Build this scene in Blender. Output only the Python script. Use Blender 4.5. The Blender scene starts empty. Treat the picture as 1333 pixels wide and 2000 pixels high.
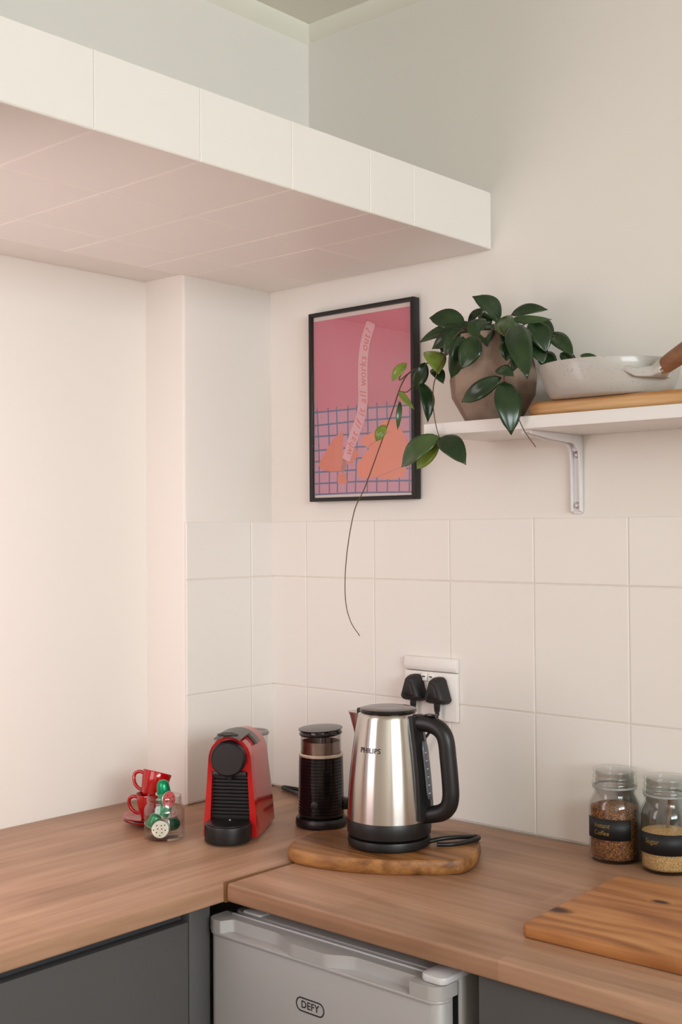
import bpy, bmesh, math, random
from mathutils import Vector, Matrix
random.seed(7)
S = bpy.context.scene
COL = S.collection
PI = math.pi

# ------------------------------------------------------------------ camera
cam = bpy.data.cameras.new('camera')
cam.sensor_fit = 'VERTICAL'; cam.sensor_height = 36.0; cam.sensor_width = 24.0
cam.lens = 2327.28 / 2000 * 36.0
cam.clip_start = 0.02
camo = bpy.data.objects.new('camera', cam); COL.objects.link(camo)
r_ = Vector((0.74652, 0.66533, -0.00678)); u_ = Vector((0.01538, -0.00707, 0.99986)); f_ = Vector((-0.66519, 0.74651, 0.01551))
m = Matrix((r_, u_, -f_)).transposed().to_4x4()
m.translation = Vector((1.9503, -1.9499, 0.5841))
camo.matrix_world = m
S.camera = camo

# ------------------------------------------------------------------ world, light, exposure
W = bpy.data.worlds.new('world'); S.world = W; W.use_nodes = True
W.node_tree.nodes['Background'].inputs[0].default_value = (0.75, 0.85, 1.0, 1)
W.node_tree.nodes['Background'].inputs[1].default_value = 0.6
S.view_settings.view_transform = 'Standard'; S.view_settings.look = 'None'
S.view_settings.gamma = 1.0; S.view_settings.use_curve_mapping = False
S.view_settings.exposure = 0.10

# room dimensions; the worktop surface is z = 0
XL, XU, XS = -0.133, 0.12, 0.616          # left wall, wall above the bulkhead, bulkhead front
ZS, ZT, ZC, ZF = 1.137, 1.2494, 1.7107, -0.90
XR, YF = 4.7, -4.0
YW = -1.24                                  # unseen return wall, added to hold the left window light
WIN1 = (-0.02, 0.575, 0.05, 0.96)            # x0,x1,z0,z1 in the return wall
WIN2 = (-3.6, -1.1, 0.62, 1.68)             # y0,y1,z0,z1 in the far right wall

def area(name, loc, size, target_dir, power, color):
    l = bpy.data.lights.new(name, 'AREA'); l.shape = 'RECTANGLE'; l.size, l.size_y = size
    l.energy = power; l.color = color
    o = bpy.data.objects.new(name, l); COL.objects.link(o); o.location = loc
    o.rotation_euler = Vector(target_dir).to_track_quat('-Z', 'Y').to_euler()
    return o
area('daylight_window_left', ((WIN1[0] + WIN1[1]) / 2 + 0.03, YW - 0.16, (WIN1[2] + WIN1[3]) / 2), (WIN1[1] - WIN1[0], WIN1[3] - WIN1[2]), (-0.45, 0.89, 0), 7.0, (1.0, 0.79, 0.82))  # daylight through the added window, turned to brighten the left wall
area('daylight_window_right', (XR + 0.06, (WIN2[0] + WIN2[1]) / 2, (WIN2[2] + WIN2[3]) / 2), (WIN2[1] - WIN2[0], WIN2[3] - WIN2[2]), (-1, 0, 0), 146.0, (0.88, 0.945, 1.0))

# ------------------------------------------------------------------ helpers
def srgb(r, g, b):
    f = lambda c: (c / 12.92 if c <= 0.04045 else ((c + 0.055) / 1.055) ** 2.4)
    return (f(r / 255), f(g / 255), f(b / 255), 1.0)

class MB:
    def __init__(s): s.v = []; s.f = []
    def add(s, vs, fs):
        k = len(s.v); s.v += [tuple(v) for v in vs]; s.f += [tuple(i + k for i in f) for f in fs]; return s
    def box(s, a, b):
        (x0, y0, z0), (x1, y1, z1) = a, b
        return s.add([(x0, y0, z0), (x1, y0, z0), (x1, y1, z0), (x0, y1, z0), (x0, y0, z1), (x1, y0, z1), (x1, y1, z1), (x0, y1, z1)],
                     [(0, 3, 2, 1), (4, 5, 6, 7), (0, 1, 5, 4), (1, 2, 6, 5), (2, 3, 7, 6), (3, 0, 4, 7)])
    def prism(s, pts, d0, d1, axes='xyz', inset=None):
        # outline pts (a,b), extruded along c from d0 to d1
        def mk(a, b, c):
            return {'xyz': (a, b, c), 'xzy': (a, c, b), 'yzx': (c, a, b)}[axes]
        n = len(pts); vs = [mk(a, b, d0) for a, b in pts] + [mk(a, b, d1) for a, b in pts]
        fs = [tuple(range(n - 1, -1, -1)), tuple(range(n, 2 * n))] + [(i, (i + 1) % n, n + (i + 1) % n, n + i) for i in range(n)]
        return s.add(vs, fs)
    def lathe(s, prof, n=40, M=None, a0=0.0, a1=2 * PI):
        full = abs(a1 - a0 - 2 * PI) < 1e-6
        cols = n if full else n + 1
        vs = []; idx = []
        for (r, z) in prof:
            if r < 1e-6:
                idx.append([len(vs)] * cols); vs.append((0, 0, z))
            else:
                row = []
                for i in range(cols):
                    a = a0 + (a1 - a0) * i / n
                    row.append(len(vs)); vs.append((r * math.cos(a), r * math.sin(a), z))
                idx.append(row)
        fs = []
        for j in range(len(prof) - 1):
            for i in range(n):
                k = (i + 1) % cols
                q = [idx[j][i], idx[j][k], idx[j + 1][k], idx[j + 1][i]]
                q2 = []
                for t in q:
                    if t not in q2: q2.append(t)
                if len(q2) > 2: fs.append(tuple(q2))
        if M is not None: vs = [tuple(M @ Vector(v)) for v in vs]
        return s.add(vs, fs)
    def tube(s, path, rad, n=10, cap=True, scale=(1, 1)):
        P = [Vector(q) for q in path]; k = len(P)
        R = rad if isinstance(rad, (list, tuple)) else [rad] * k
        T = [(P[min(i + 1, k - 1)] - P[max(i - 1, 0)]).normalized() for i in range(k)]
        up = Vector((0, 0, 1)) if abs(T[0].z) < 0.9 else Vector((1, 0, 0))
        N = (up - T[0] * up.dot(T[0])).normalized(); vs = []
        for i in range(k):
            N = (N - T[i] * N.dot(T[i])).normalized(); B = T[i].cross(N)
            for j in range(n):
                a = 2 * PI * j / n
                vs.append(P[i] + (N * math.cos(a) * scale[0] + B * math.sin(a) * scale[1]) * R[i])
        fs = [(i * n + j, i * n + (j + 1) % n, (i + 1) * n + (j + 1) % n, (i + 1) * n + j) for i in range(k - 1) for j in range(n)]
        if cap: fs += [tuple(range(n - 1, -1, -1)), tuple((k - 1) * n + j for j in range(n))]
        return s.add(vs, fs)
    def build(s, name, mat, parent=None, bevel=0, seg=2, smooth=40, solid=0, sub=0):
        me = bpy.data.meshes.new(name); me.from_pydata(s.v, [], s.f); me.validate()
        b = bmesh.new(); b.from_mesh(me); bmesh.ops.recalc_face_normals(b, faces=b.faces)
        if bevel:
            b.normal_update()
            es = [e for e in b.edges if len(e.link_faces) == 2 and e.calc_face_angle(0) > math.radians(28)]
            bmesh.ops.bevel(b, geom=es, offset=bevel, segments=seg, profile=0.5, affect='EDGES', clamp_overlap=True)
        b.to_mesh(me); b.free()
        if smooth: me.shade_smooth(); me.set_sharp_from_angle(angle=math.radians(smooth))
        me.materials.append(mat)
        o = bpy.data.objects.new(name, me); COL.objects.link(o)
        if parent: o.parent = parent
        if sub:
            q = o.modifiers.new('sub', 'SUBSURF'); q.levels = q.render_levels = sub
        if solid:
            q = o.modifiers.new('solid', 'SOLIDIFY'); q.thickness = solid; q.offset = 0
        return o

def tag(o, label=None, cat=None, group=None, kind=None):
    if label: o['label'] = label
    if cat: o['category'] = cat
    if group: o['group'] = group
    if kind: o['kind'] = kind
    return o
def thing(name, loc, label, cat, rz=0, group=None):
    o = bpy.data.objects.new(name, None); COL.objects.link(o); o.empty_display_size = 0.02
    o.location = loc; o.rotation_euler = (0, 0, rz)
    return tag(o, label, cat, group)
def struct(o): o['kind'] = 'structure'; return o
def copy_tree(o, parent=None):
    c = o.copy(); COL.objects.link(c)
    if parent: c.parent = parent
    for ch in list(o.children): copy_tree(ch, c)
    return c
def catmull(pts, n=8):
    P = [Vector(q) for q in pts]; P = [2 * P[0] - P[1]] + P + [2 * P[-1] - P[-2]]; out = []
    for i in range(1, len(P) - 2):
        for t in range(n):
            t /= n
            out.append(0.5 * (2 * P[i] + (P[i + 1] - P[i - 1]) * t + (2 * P[i - 1] - 5 * P[i] + 4 * P[i + 1] - P[i + 2]) * t * t + (3 * P[i] - P[i - 1] - 3 * P[i + 1] + P[i + 2]) * t ** 3))
    out.append(P[-2]); return out
def rrect(x0, y0, x1, y1, r, n=6):
    out = []
    for cx, cy, a in ((x1 - r, y0 + r, -PI / 2), (x1 - r, y1 - r, 0), (x0 + r, y1 - r, PI / 2), (x0 + r, y0 + r, PI)):
        out += [(cx + r * math.cos(a + PI / 2 * i / n), cy + r * math.sin(a + PI / 2 * i / n)) for i in range(n + 1)]
    return out
def text_mb(body, size, offset=0.0, shear=0.0, align='CENTER', spacing=1.0, ext=0.0):
    # flat text as mesh data (x right, y up), with its advance width
    c = bpy.data.curves.new('t', 'FONT'); c.body = body; c.size = size; c.offset = offset; c.shear = shear
    c.align_x = align; c.align_y = 'CENTER'; c.space_character = spacing; c.extrude = ext; c.resolution_u = 3
    o = bpy.data.objects.new('t', c); COL.objects.link(o)
    bpy.context.view_layer.update()
    me = bpy.data.meshes.new_from_object(o.evaluated_get(bpy.context.evaluated_depsgraph_get()))
    v = [tuple(q.co) for q in me.vertices]; f = [tuple(q.vertices) for q in me.polygons]
    bpy.data.objects.remove(o); bpy.data.curves.remove(c); bpy.data.meshes.remove(me)
    return v, f

# ------------------------------------------------------------------ materials
def mat(name, color, rough=0.5, metal=0.0, spec=0.5, coat=0.0, noise=None, bump=None, trans=0.0, ior=1.45, emit=None, sss=0.0):
    M = bpy.data.materials.new(name); M.use_nodes = True
    nt = M.node_tree; b = nt.nodes['Principled BSDF']
    b.inputs['Base Color'].default_value = color if len(color) == 4 else (*color, 1)
    b.inputs['Roughness'].default_value = rough; b.inputs['Metallic'].default_value = metal
    b.inputs['Specular IOR Level'].default_value = spec; b.inputs['Coat Weight'].default_value = coat
    b.inputs['Coat Roughness'].default_value = 0.06
    b.inputs['Transmission Weight'].default_value = trans; b.inputs['IOR'].default_value = ior
    tc = nt.nodes.new('ShaderNodeTexCoord')
    def nz(scale, detail=4, vec=None):
        n = nt.nodes.new('ShaderNodeTexNoise'); n.inputs['Scale'].default_value = scale; n.inputs['Detail'].default_value = detail
        nt.links.new(vec if vec else tc.outputs['Object'], n.inputs['Vector']); return n
    if noise:   # (scale, color2, lo, hi)
        n = nz(noise[0]); r = nt.nodes.new('ShaderNodeValToRGB')
        r.color_ramp.elements[0].position = noise[2]; r.color_ramp.elements[1].position = noise[3]
        r.color_ramp.elements[0].color = b.inputs['Base Color'].default_value; r.color_ramp.elements[1].color = noise[1]
        nt.links.new(n.outputs['Fac'], r.inputs['Fac']); nt.links.new(r.outputs['Color'], b.inputs['Base Color'])
    if bump:    # (scale, strength, distance)
        n = nz(bump[0], 3); q = nt.nodes.new('ShaderNodeBump'); q.inputs['Strength'].default_value = bump[1]; q.inputs['Distance'].default_value = bump[2]
        nt.links.new(n.outputs['Fac'], q.inputs['Height']); nt.links.new(q.outputs['Normal'], b.inputs['Normal'])
    return M

def wood(name, dark, mid, light, along='x', rough=0.5, fine=90, broad=9, knots=(), contrast=1.0, plank=None, spec=0.4):
    M = bpy.data.materials.new(name); M.use_nodes = True; nt = M.node_tree; b = nt.nodes['Principled BSDF']
    b.inputs['Roughness'].default_value = rough; b.inputs['Specular IOR Level'].default_value = spec
    L = nt.links.new; N = nt.nodes.new
    tc = N('ShaderNodeTexCoord'); vec = tc.outputs['Object']
    def mapping(sc):
        q = N('ShaderNodeMapping'); q.inputs['Scale'].default_value = sc if along == 'x' else (sc[1], sc[0], sc[2]); L(vec, q.inputs['Vector']); return q.outputs['Vector']
    def noise(sc, det, dist=0.0):
        q = N('ShaderNodeTexNoise'); q.inputs['Scale'].default_value = 1; q.inputs['Detail'].default_value = det; q.inputs['Distortion'].default_value = dist; L(mapping(sc), q.inputs['Vector']); return q.outputs['Fac']
    def math_(op, a, bb, clamp=False):
        q = N('ShaderNodeMath'); q.operation = op; q.use_clamp = clamp
        for i, t in enumerate((a, bb)):
            if isinstance(t, (int, float)): q.inputs[i].default_value = t
            else: L(t, q.inputs[i])
        return q.outputs[0]
    kd = None
    if knots:
        for (kx, ky, kr) in knots:
            s = N('ShaderNodeVectorMath'); s.operation = 'SUBTRACT'; L(tc.outputs['Object'], s.inputs[0]); s.inputs[1].default_value = (kx, ky, 0)
            sc = N('ShaderNodeVectorMath'); sc.operation = 'MULTIPLY'; L(s.outputs[0], sc.inputs[0]); sc.inputs[1].default_value = (1 / kr, 1.9 / kr, 0)
            ln = N('ShaderNodeVectorMath'); ln.operation = 'LENGTH'; L(sc.outputs[0], ln.inputs[0])
            kd = ln.outputs['Value'] if kd is None else math_('MINIMUM', kd, ln.outputs['Value'])
    g1 = noise((1.6, broad, broad), 3, 0.6); g2 = noise((5, fine, fine), 5, 0.3); g3 = noise((3, fine * 3.2, fine * 3.2), 2)
    x = math_('ADD', math_('MULTIPLY', g1, 0.62), math_('ADD', math_('MULTIPLY', g2, 0.28), math_('MULTIPLY', g3, 0.10)))
    if plank:
        sep = N('ShaderNodeSeparateXYZ'); L(tc.outputs['Object'], sep.inputs[0])
        row = math_('FLOOR', math_('DIVIDE', sep.outputs['Y' if along == 'x' else 'X'], plank), 0)
        col = math_('FLOOR', math_('ADD', math_('DIVIDE', sep.outputs['X' if along == 'x' else 'Y'], plank * 7.3), math_('MULTIPLY', row, 0.37)), 0)
        cb = N('ShaderNodeCombineXYZ'); L(row, cb.inputs[0]); L(col, cb.inputs[1])
        wn = N('ShaderNodeTexWhiteNoise'); wn.noise_dimensions = '3D'; L(cb.outputs[0], wn.inputs['Vector'])
        x = math_('ADD', x, math_('MULTIPLY', math_('SUBTRACT', wn.outputs['Value'], 0.5), 0.10))
    if kd is not None:
        # growth rings bending round the knots
        ring = N('ShaderNodeMath'); ring.operation = 'SINE'
        sep = N('ShaderNodeSeparateXYZ'); L(tc.outputs['Object'], sep.inputs[0])
        n4 = noise((2.2, 6, 6), 2)
        yy = math_('ADD', math_('MULTIPLY', sep.outputs['Y'], 150), math_('ADD', math_('MULTIPLY', n4, 26), math_('DIVIDE', 9.0, math_('ADD', kd, 0.6))))
        L(yy, ring.inputs[0])
        x = math_('ADD', x, math_('MULTIPLY', ring.outputs[0], 0.075))
    x = math_('ADD', math_('MULTIPLY', math_('SUBTRACT', x, 0.5), contrast), 0.5)
    r = N('ShaderNodeValToRGB'); e = r.color_ramp.elements
    e[0].position = 0.30; e[0].color = dark; e[1].position = 0.70; e[1].color = light
    k = e.new(0.5); k.color = mid
    L(x, r.inputs['Fac']); out = r.outputs['Color']
    if kd is not None:
        mr = N('ShaderNodeMapRange'); mr.inputs[1].default_value = 0.55; mr.inputs[2].default_value = 1.25; mr.inputs[3].default_value = 1.0; mr.inputs[4].default_value = 0.0
        L(kd, mr.inputs[0]); mx = N('ShaderNodeMix'); mx.data_type = 'RGBA'; L(mr.outputs[0], mx.inputs[0]); L(out, mx.inputs[6]); mx.inputs[7].default_value = srgb(70, 34, 20); out = mx.outputs[2]
    L(out, b.inputs['Base Color'])
    bp = N('ShaderNodeBump'); bp.inputs['Strength'].default_value = 0.12; bp.inputs['Distance'].default_value = 0.0008; L(g2, bp.inputs['Height']); L(bp.outputs[0], b.inputs['Normal'])
    return M

def thin_glass(name, tint=(1, 1, 1), ior=1.5, rough=0.0, boost=1.0):
    M = bpy.data.materials.new(name); M.use_nodes = True; nt = M.node_tree; nt.nodes.clear(); L = nt.links.new; N = nt.nodes.new
    out = N('ShaderNodeOutputMaterial'); t = N('ShaderNodeBsdfTransparent'); t.inputs[0].default_value = (*tint, 1)
    g = N('ShaderNodeBsdfGlossy'); g.inputs['Roughness'].default_value = rough
    fr = N('ShaderNodeFresnel')
    ge = N('ShaderNodeNewGeometry'); mi = N('ShaderNodeMix'); mi.inputs[2].default_value = ior; mi.inputs[3].default_value = 1 / ior   # same surface reflectance from both sides
    L(ge.outputs['Backfacing'], mi.inputs[0]); L(mi.outputs[0], fr.inputs[0])
    mx = N('ShaderNodeMixShader'); L(fr.outputs[0], mx.inputs[0]); L(t.outputs[0], mx.inputs[1]); L(g.outputs[0], mx.inputs[2]); L(mx.outputs[0], out.inputs[0])
    return M

PAINT = srgb(229, 223, 215)
M_wall = mat('wall_paint', PAINT, 0.75, bump=(60, 0.10, 0.002))
M_tile = mat('painted_tile', srgb(231, 225, 218), 0.42, bump=(14, 0.08, 0.003))
M_grout = mat('painted_grout', srgb(220, 212, 203), 0.8)
M_ceil = mat('ceiling_paint', srgb(236, 232, 218), 0.8)
M_floor = wood('floor_boards', srgb(132, 88, 62), srgb(160, 112, 82), srgb(182, 132, 98), 'x', 0.45, 40, 6, plank=0.12)
M_white = mat('white_paint', srgb(232, 228, 224), 0.4)
M_worktop_x = wood('laminate_oak_x', srgb(146, 108, 82), srgb(176, 136, 108), srgb(198, 158, 130), 'x', 0.42, 70, 11, plank=0.115, contrast=1.1)
M_worktop_y = wood('laminate_oak_y', srgb(146, 108, 82), srgb(176, 136, 108), srgb(198, 158, 130), 'y', 0.42, 70, 11, plank=0.115, contrast=1.1)
M_joint = mat('joint_strip', srgb(120, 84, 52), 0.4)
M_cab = mat('cabinet_grey', srgb(84, 82, 81), 0.45)
M_black = mat('black_plastic', srgb(24, 22, 22), 0.38)
M_blackg = mat('black_gloss', srgb(22, 18, 19), 0.12)
M_fridge = mat('fridge_silver', srgb(176, 172, 170), 0.42, metal=0.15, bump=(500, 0.05, 0.0005))
M_fridgelight = mat('fridge_plastic', srgb(205, 202, 202), 0.35)
M_red = mat('red_gloss', srgb(170, 6, 11), 0.12, coat=0.5)
M_redcup = mat('red_glaze', srgb(166, 10, 12), 0.12, coat=0.4)
M_glass = thin_glass('clear_glass', (0.97, 0.985, 0.975))
M_pane = thin_glass('picture_glass', (1, 1, 1), 2.1)
M_jarglass = thin_glass('jar_glass', (0.96, 0.975, 0.965), 1.68)
M_lidglass = thin_glass('lid_glass', (0.97, 0.98, 0.965), 1.62, 0.03)
M_gauge = mat('gauge_plastic', srgb(92, 93, 98), 0.2)
M_screw = mat('screw_metal', srgb(200, 196, 196), 0.35, metal=0.6)

def steel():
    M = mat('brushed_steel', srgb(198, 192, 186), 0.24, metal=1.0); nt = M.node_tree; b = nt.nodes['Principled BSDF']
    t = nt.nodes.new('ShaderNodeTangent'); t.direction_type = 'RADIAL'; t.axis = 'Z'
    nt.links.new(t.outputs[0], b.inputs['Tangent']); b.inputs['Anisotropic'].default_value = 0.85; b.inputs['Anisotropic Rotation'].default_value = 0.25
    return M
M_steel = steel()

# ------------------------------------------------------------------ room shell
def sbox(name, a, b, m, bevel=0):
    return struct(MB().box(a, b).build(name, m, None, bevel))
fl = MB(); fl.box((XL - 0.1, YW - 0.1, ZF - 0.05), (XR + 0.1, 0.104, ZF)); fl.box((XS - 0.1, YF - 0.1, ZF - 0.05), (XR + 0.1, YW - 0.1, ZF)); struct(fl.build('floor', M_floor))
fl = MB(); fl.box((XL - 0.1, YW - 0.1, ZC), (XR + 0.1, 0.104, ZC + 0.05)); fl.box((XS - 0.1, YF - 0.1, ZC), (XR + 0.1, YW - 0.1, ZC + 0.05)); struct(fl.build('ceiling', M_ceil))
wall_back = sbox('wall_back', (XL - 0.1, 0.004, ZF), (XR + 0.1, 0.104, ZC), M_wall)
wall_left = sbox('wall_left', (XL - 0.1, YW - 0.1, ZF), (XL, 0.004, ZC), M_wall)
sbox('wall_side', (XS - 0.1, YF, ZF), (XS, YW - 0.1, ZC), M_wall)
sbox('wall_front', (XS - 0.1, YF - 0.1, ZF), (XR + 0.1, YF, ZC), M_wall)
# far right wall with its window opening
y0, y1, z0, z1 = WIN2
q = MB(); q.box((XR, YF, ZF), (XR + 0.1, y0, ZC)); q.box((XR, y1, ZF), (XR + 0.1, 0.004, ZC)); q.box((XR, y0, ZF), (XR + 0.1, y1, z0)); q.box((XR, y0, z1), (XR + 0.1, y1, ZC))
struct(q.build('wall_right', M_wall))
q = MB()
for yy in (y0, (y0 + y1) / 2 - 0.02, y1 - 0.04): q.box((XR + 0.005, yy, z0), (XR + 0.045, yy + 0.04, z1))
q.box((XR + 0.005, y0, z0), (XR + 0.045, y1, z0 + 0.04)); q.box((XR + 0.005, y0, z1 - 0.04), (XR + 0.045, y1, z1))
w2o = struct(q.build('window_2', M_white)); MB().box((XR + 0.012, y0 + 0.03, z0 + 0.03), (XR + 0.016, y1 - 0.03, z1 - 0.03)).build('pane', M_glass, w2o)
# unseen return wall and window opening, added for the daylight from the left
x0, x1, z0, z1 = WIN1
q = MB(); q.box((XL, YW - 0.1, ZF), (x0, YW, ZS)); q.box((x1, YW - 0.1, ZF), (XS, YW, ZS)); q.box((x0, YW - 0.1, ZF), (x1, YW, z0)); q.box((x0, YW - 0.1, z1), (x1, YW, ZS))
struct(q.build('wall_return_added', M_wall))
q = MB()
for xx in (x0, x1 - 0.03): q.box((xx, YW - 0.015, z0), (xx + 0.03, YW - 0.003, z1))
for zz in (z0, z1 - 0.03): q.box((x0, YW - 0.015, zz), (x1, YW - 0.003, zz + 0.03))
w1o = struct(q.build('window_added', M_white)); MB().box((x0 + 0.02, YW - 0.011, z0 + 0.02), (x1 - 0.02, YW - 0.007, z1 - 0.02)).build('pane', M_glass, w1o)

# pier at the corner
pier = struct(MB().box((XL - 0.02, -0.262, ZF), (-0.005, 0.03, ZS + 0.03)).build('wall_pier', M_wall, None, 0.006, 3))
# bulkhead over the left worktop
bulk = sbox('wall_bulkhead', (XL, YW - 0.1, ZS + 0.003), (XS - 0.003, 0.004, ZT), M_wall, 0.002)
sbox('wall_upper', (XL, YW - 0.1, ZT), (XU, 0.004, ZC), M_wall)
sbox('wall_upper_return', (XU, YW - 0.1, ZT), (XS, YW, ZC), M_wall)
# cornice strips
struct(MB().prism([(XU, ZC), (XU + 0.030, ZC), (XU + 0.026, ZC - 0.008), (XU + 0.010, ZC - 0.022), (XU, ZC - 0.030)], YW, 0.004, 'xzy').build('trim_1', M_ceil))
struct(MB().prism([(0.004, ZC), (-0.026, ZC), (-0.022, ZC - 0.008), (-0.008, ZC - 0.020), (0.004, ZC - 0.026)], XU, XR, 'yzx').build('trim_2', M_ceil))

# tiles: one bevelled slab per tile, joints recessed
tile_cache = {}
def tile_mesh(w, h, t, axes):
    k = (round(w, 4), round(h, 4), t, axes)
    if k not in tile_cache:
        c = 0.0016; a = [(-w / 2, -h / 2), (w / 2, -h / 2), (w / 2, h / 2), (-w / 2, h / 2)]
        i = [(-w / 2 + c, -h / 2 + c), (w / 2 - c, -h / 2 + c), (w / 2 - c, h / 2 - c), (-w / 2 + c, h / 2 - c)]
        V = [(p, q_, 0) for p, q_ in a] + [(p, q_, t - c * 0.7) for p, q_ in a] + [(p, q_, t) for p, q_ in i]
        F = [(3, 2, 1, 0), (8, 9, 10, 11)] + [(j, (j + 1) % 4, 4 + (j + 1) % 4, 4 + j) for j in range(4)] + [(4 + j, 4 + (j + 1) % 4, 8 + (j + 1) % 4, 8 + j) for j in range(4)]
        R = {'back': lambda a, b, c: (a, -c, b), 'left': lambda a, b, c: (c, a, b), 'down': lambda a, b, c: (a, b, -c)}[axes]
        me = bpy.data.meshes.new('tile'); me.from_pydata([R(*v) for v in V], [], F)
        b = bmesh.new(); b.from_mesh(me); bmesh.ops.recalc_face_normals(b, faces=b.faces); b.to_mesh(me); b.free()
        me.materials.append(M_tile); tile_cache[k] = me
    return tile_cache[k]
def tile(parent, loc, w, h, t, axes, e=0.0022):
    o = bpy.data.objects.new('tile', tile_mesh(w, h, t, axes)); COL.objects.link(o); o.parent = parent
    o.location = loc
    # hand-laid: a hair out of plane
    o.rotation_euler = (random.uniform(-e, e), random.uniform(-e, e) if axes != 'back' else 0, random.uniform(-e, e) if axes == 'back' else 0)
    return o
G = 0.0018
rows = [(0.001, 0.2322), (0.2322, 0.4799), (0.4799, 0.606)]
xs = [-0.004, 0.1066] + [0.1066 + 0.2 * i for i in range(1, 9)]
for (za, zb) in rows:
    for xa, xb in zip(xs[:-1], xs[1:]):
        tile(wall_back, ((xa + xb) / 2, 0.004, (za + zb) / 2), xb - xa - G, zb - za - G, 0.004, 'back')
    for ya, yb in ((-0.262, -0.068), (-0.068, 0.003)):
        tile(pier, (-0.005, (ya + yb) / 2, (za + zb) / 2), yb - ya - G, zb - za - G, 0.005, 'left')
MB().box((0, 0.0008, 0), (xs[-1], 0.0042, 0.604)).build('grout', M_grout, wall_back)
MB().box((-0.0052, -0.261, 0), (-0.0009, 0, 0.604)).build('grout', M_grout, pier)
ys = [YW, -1.152, -0.957, -0.763, -0.566, -0.370, -0.247, -0.001]
for xa, xb in ((-0.010, 0.136), (0.136, 0.372), (0.372, XS)):
    for ya, yb in zip(ys[:-1], ys[1:]):
        if xb < 0.2 and yb > -0.3 and False: continue
        tile(bulk, ((xa + xb) / 2, (ya + yb) / 2, ZS + 0.003), xb - xa - 0.003, yb - ya - 0.003, 0.003, 'down')
for ya, yb in zip(ys[:-1], ys[1:]):
    tile(bulk, (XS - 0.003, (ya + yb) / 2, (ZS + ZT) / 2), yb - ya - 0.0004, ZT - ZS - 0.001, 0.003, 'left', 0.0004)
MB().box((-0.01, YW, ZS + 0.0004), (XS - 0.001, 0, ZS + 0.0032)).build('grout', mat('white_grout', srgb(242, 236, 228), 0.8), bulk)

# ------------------------------------------------------------------ worktops and base units
LF, RF, TH = 0.479, 0.596, 0.031
q = MB().box((XL, YW, -TH - 0.002), (LF - 0.0015, 0, -0.002))
wl = q.build('worktop', M_worktop_y, None, 0.004, 3)
tag(wl, 'oak-look laminate worktop running along the left wall under the bulkhead', 'worktop', 'oak-look worktops')
wr = MB().box((LF + 0.0035, -RF, -TH), (2.6, 0, 0)).build('worktop', M_worktop_x, None, 0.005, 3)
tag(wr, 'oak-look laminate worktop along the tiled wall, above the small fridge', 'worktop', 'oak-look worktops')
tag(MB().box((LF - 0.0015, -RF - 0.001, -TH - 0.001), (LF + 0.0035, -0.0005, 0.0008)).build('joint_strip', M_joint), 'narrow brown strip covering the joint between the two worktops', 'trim strip')

CX = 0.447
cb = thing('base_cabinet', (0, 0, 0), 'grey handleless base cabinet under the left worktop', 'cabinet', 0, 'grey base cabinets')
cb.location = (0, 0, ZF)
def Zc(z): return z - ZF
MB().box((XL + 0.01, -1.23, Zc(ZF + 0.1)), (CX - 0.022, -0.62, Zc(-0.034))).build('body', M_cab, cb)
MB().box((CX - 0.02, -1.225, Zc(-0.80)), (CX, -0.648, Zc(-0.059))).build('door', M_cab, cb, 0.0015)
MB().box((CX - 0.02, -0.646, Zc(-0.80)), (CX, -0.60, Zc(-0.0335))).build('filler_panel', M_cab, cb, 0.001)
MB().box((0.0, -1.22, Zc(ZF)), (CX - 0.07, -0.62, Zc(ZF + 0.1))).build('plinth', M_cab, cb)
M_groove = mat('groove_grey', srgb(60, 60, 63), 0.5)
MB().box((CX - 0.0215, -1.225, Zc(-0.075)), (CX - 0.0205, -0.648, Zc(-0.034))).build('finger_groove', M_groove, cb)
cr = thing('base_cabinet', (0, 0, ZF), 'dark grey base cabinet to the right of the small fridge', 'cabinet', 0, 'grey base cabinets')
MB().box((0.976, -0.553, Zc(ZF + 0.1)), (2.5, -0.02, Zc(-0.0315))).build('body', M_cab, cr)
MB().box((0.9765, -0.575, Zc(-0.80)), (1.70, -0.5545, Zc(-0.036))).build('door', M_cab, cr, 0.0015)
MB().box((1.704, -0.575, Zc(-0.80)), (2.498, -0.5545, Zc(-0.036))).build('door', M_cab, cr, 0.0015)
MB().box((0.98, -0.50, Zc(ZF)), (2.49, -0.05, Zc(ZF + 0.1))).build('plinth', M_cab, cr)

# small fridge
fr = thing('bar_fridge', (0.692, -0.33, ZF), 'small silver bar fridge with pocket handles under the worktop', 'fridge')
def fz(z): return z - ZF
FX0, FX1, FY = 0.452 - 0.692, 0.934 - 0.692, -0.612 + 0.33
body = MB().prism(rrect(FX0 + 0.006, -0.555 + 0.33, FX1 - 0.002, 0.24, 0.012), fz(ZF + 0.01), fz(-0.058)).build('body', M_fridge, fr, 0.003)
MB().box((FX0 + 0.012, -0.566 + 0.33, fz(ZF + 0.03)), (FX1 - 0.008, -0.554 + 0.33, fz(-0.066))).build('door_gasket', M_black, fr)
dr = MB().prism(rrect(FX0, FY + 0.004, FX1, -0.566 + 0.33, 0.018), fz(ZF + 0.03), fz(-0.081)).build('door', M_fridge, fr, 0.002)
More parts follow.
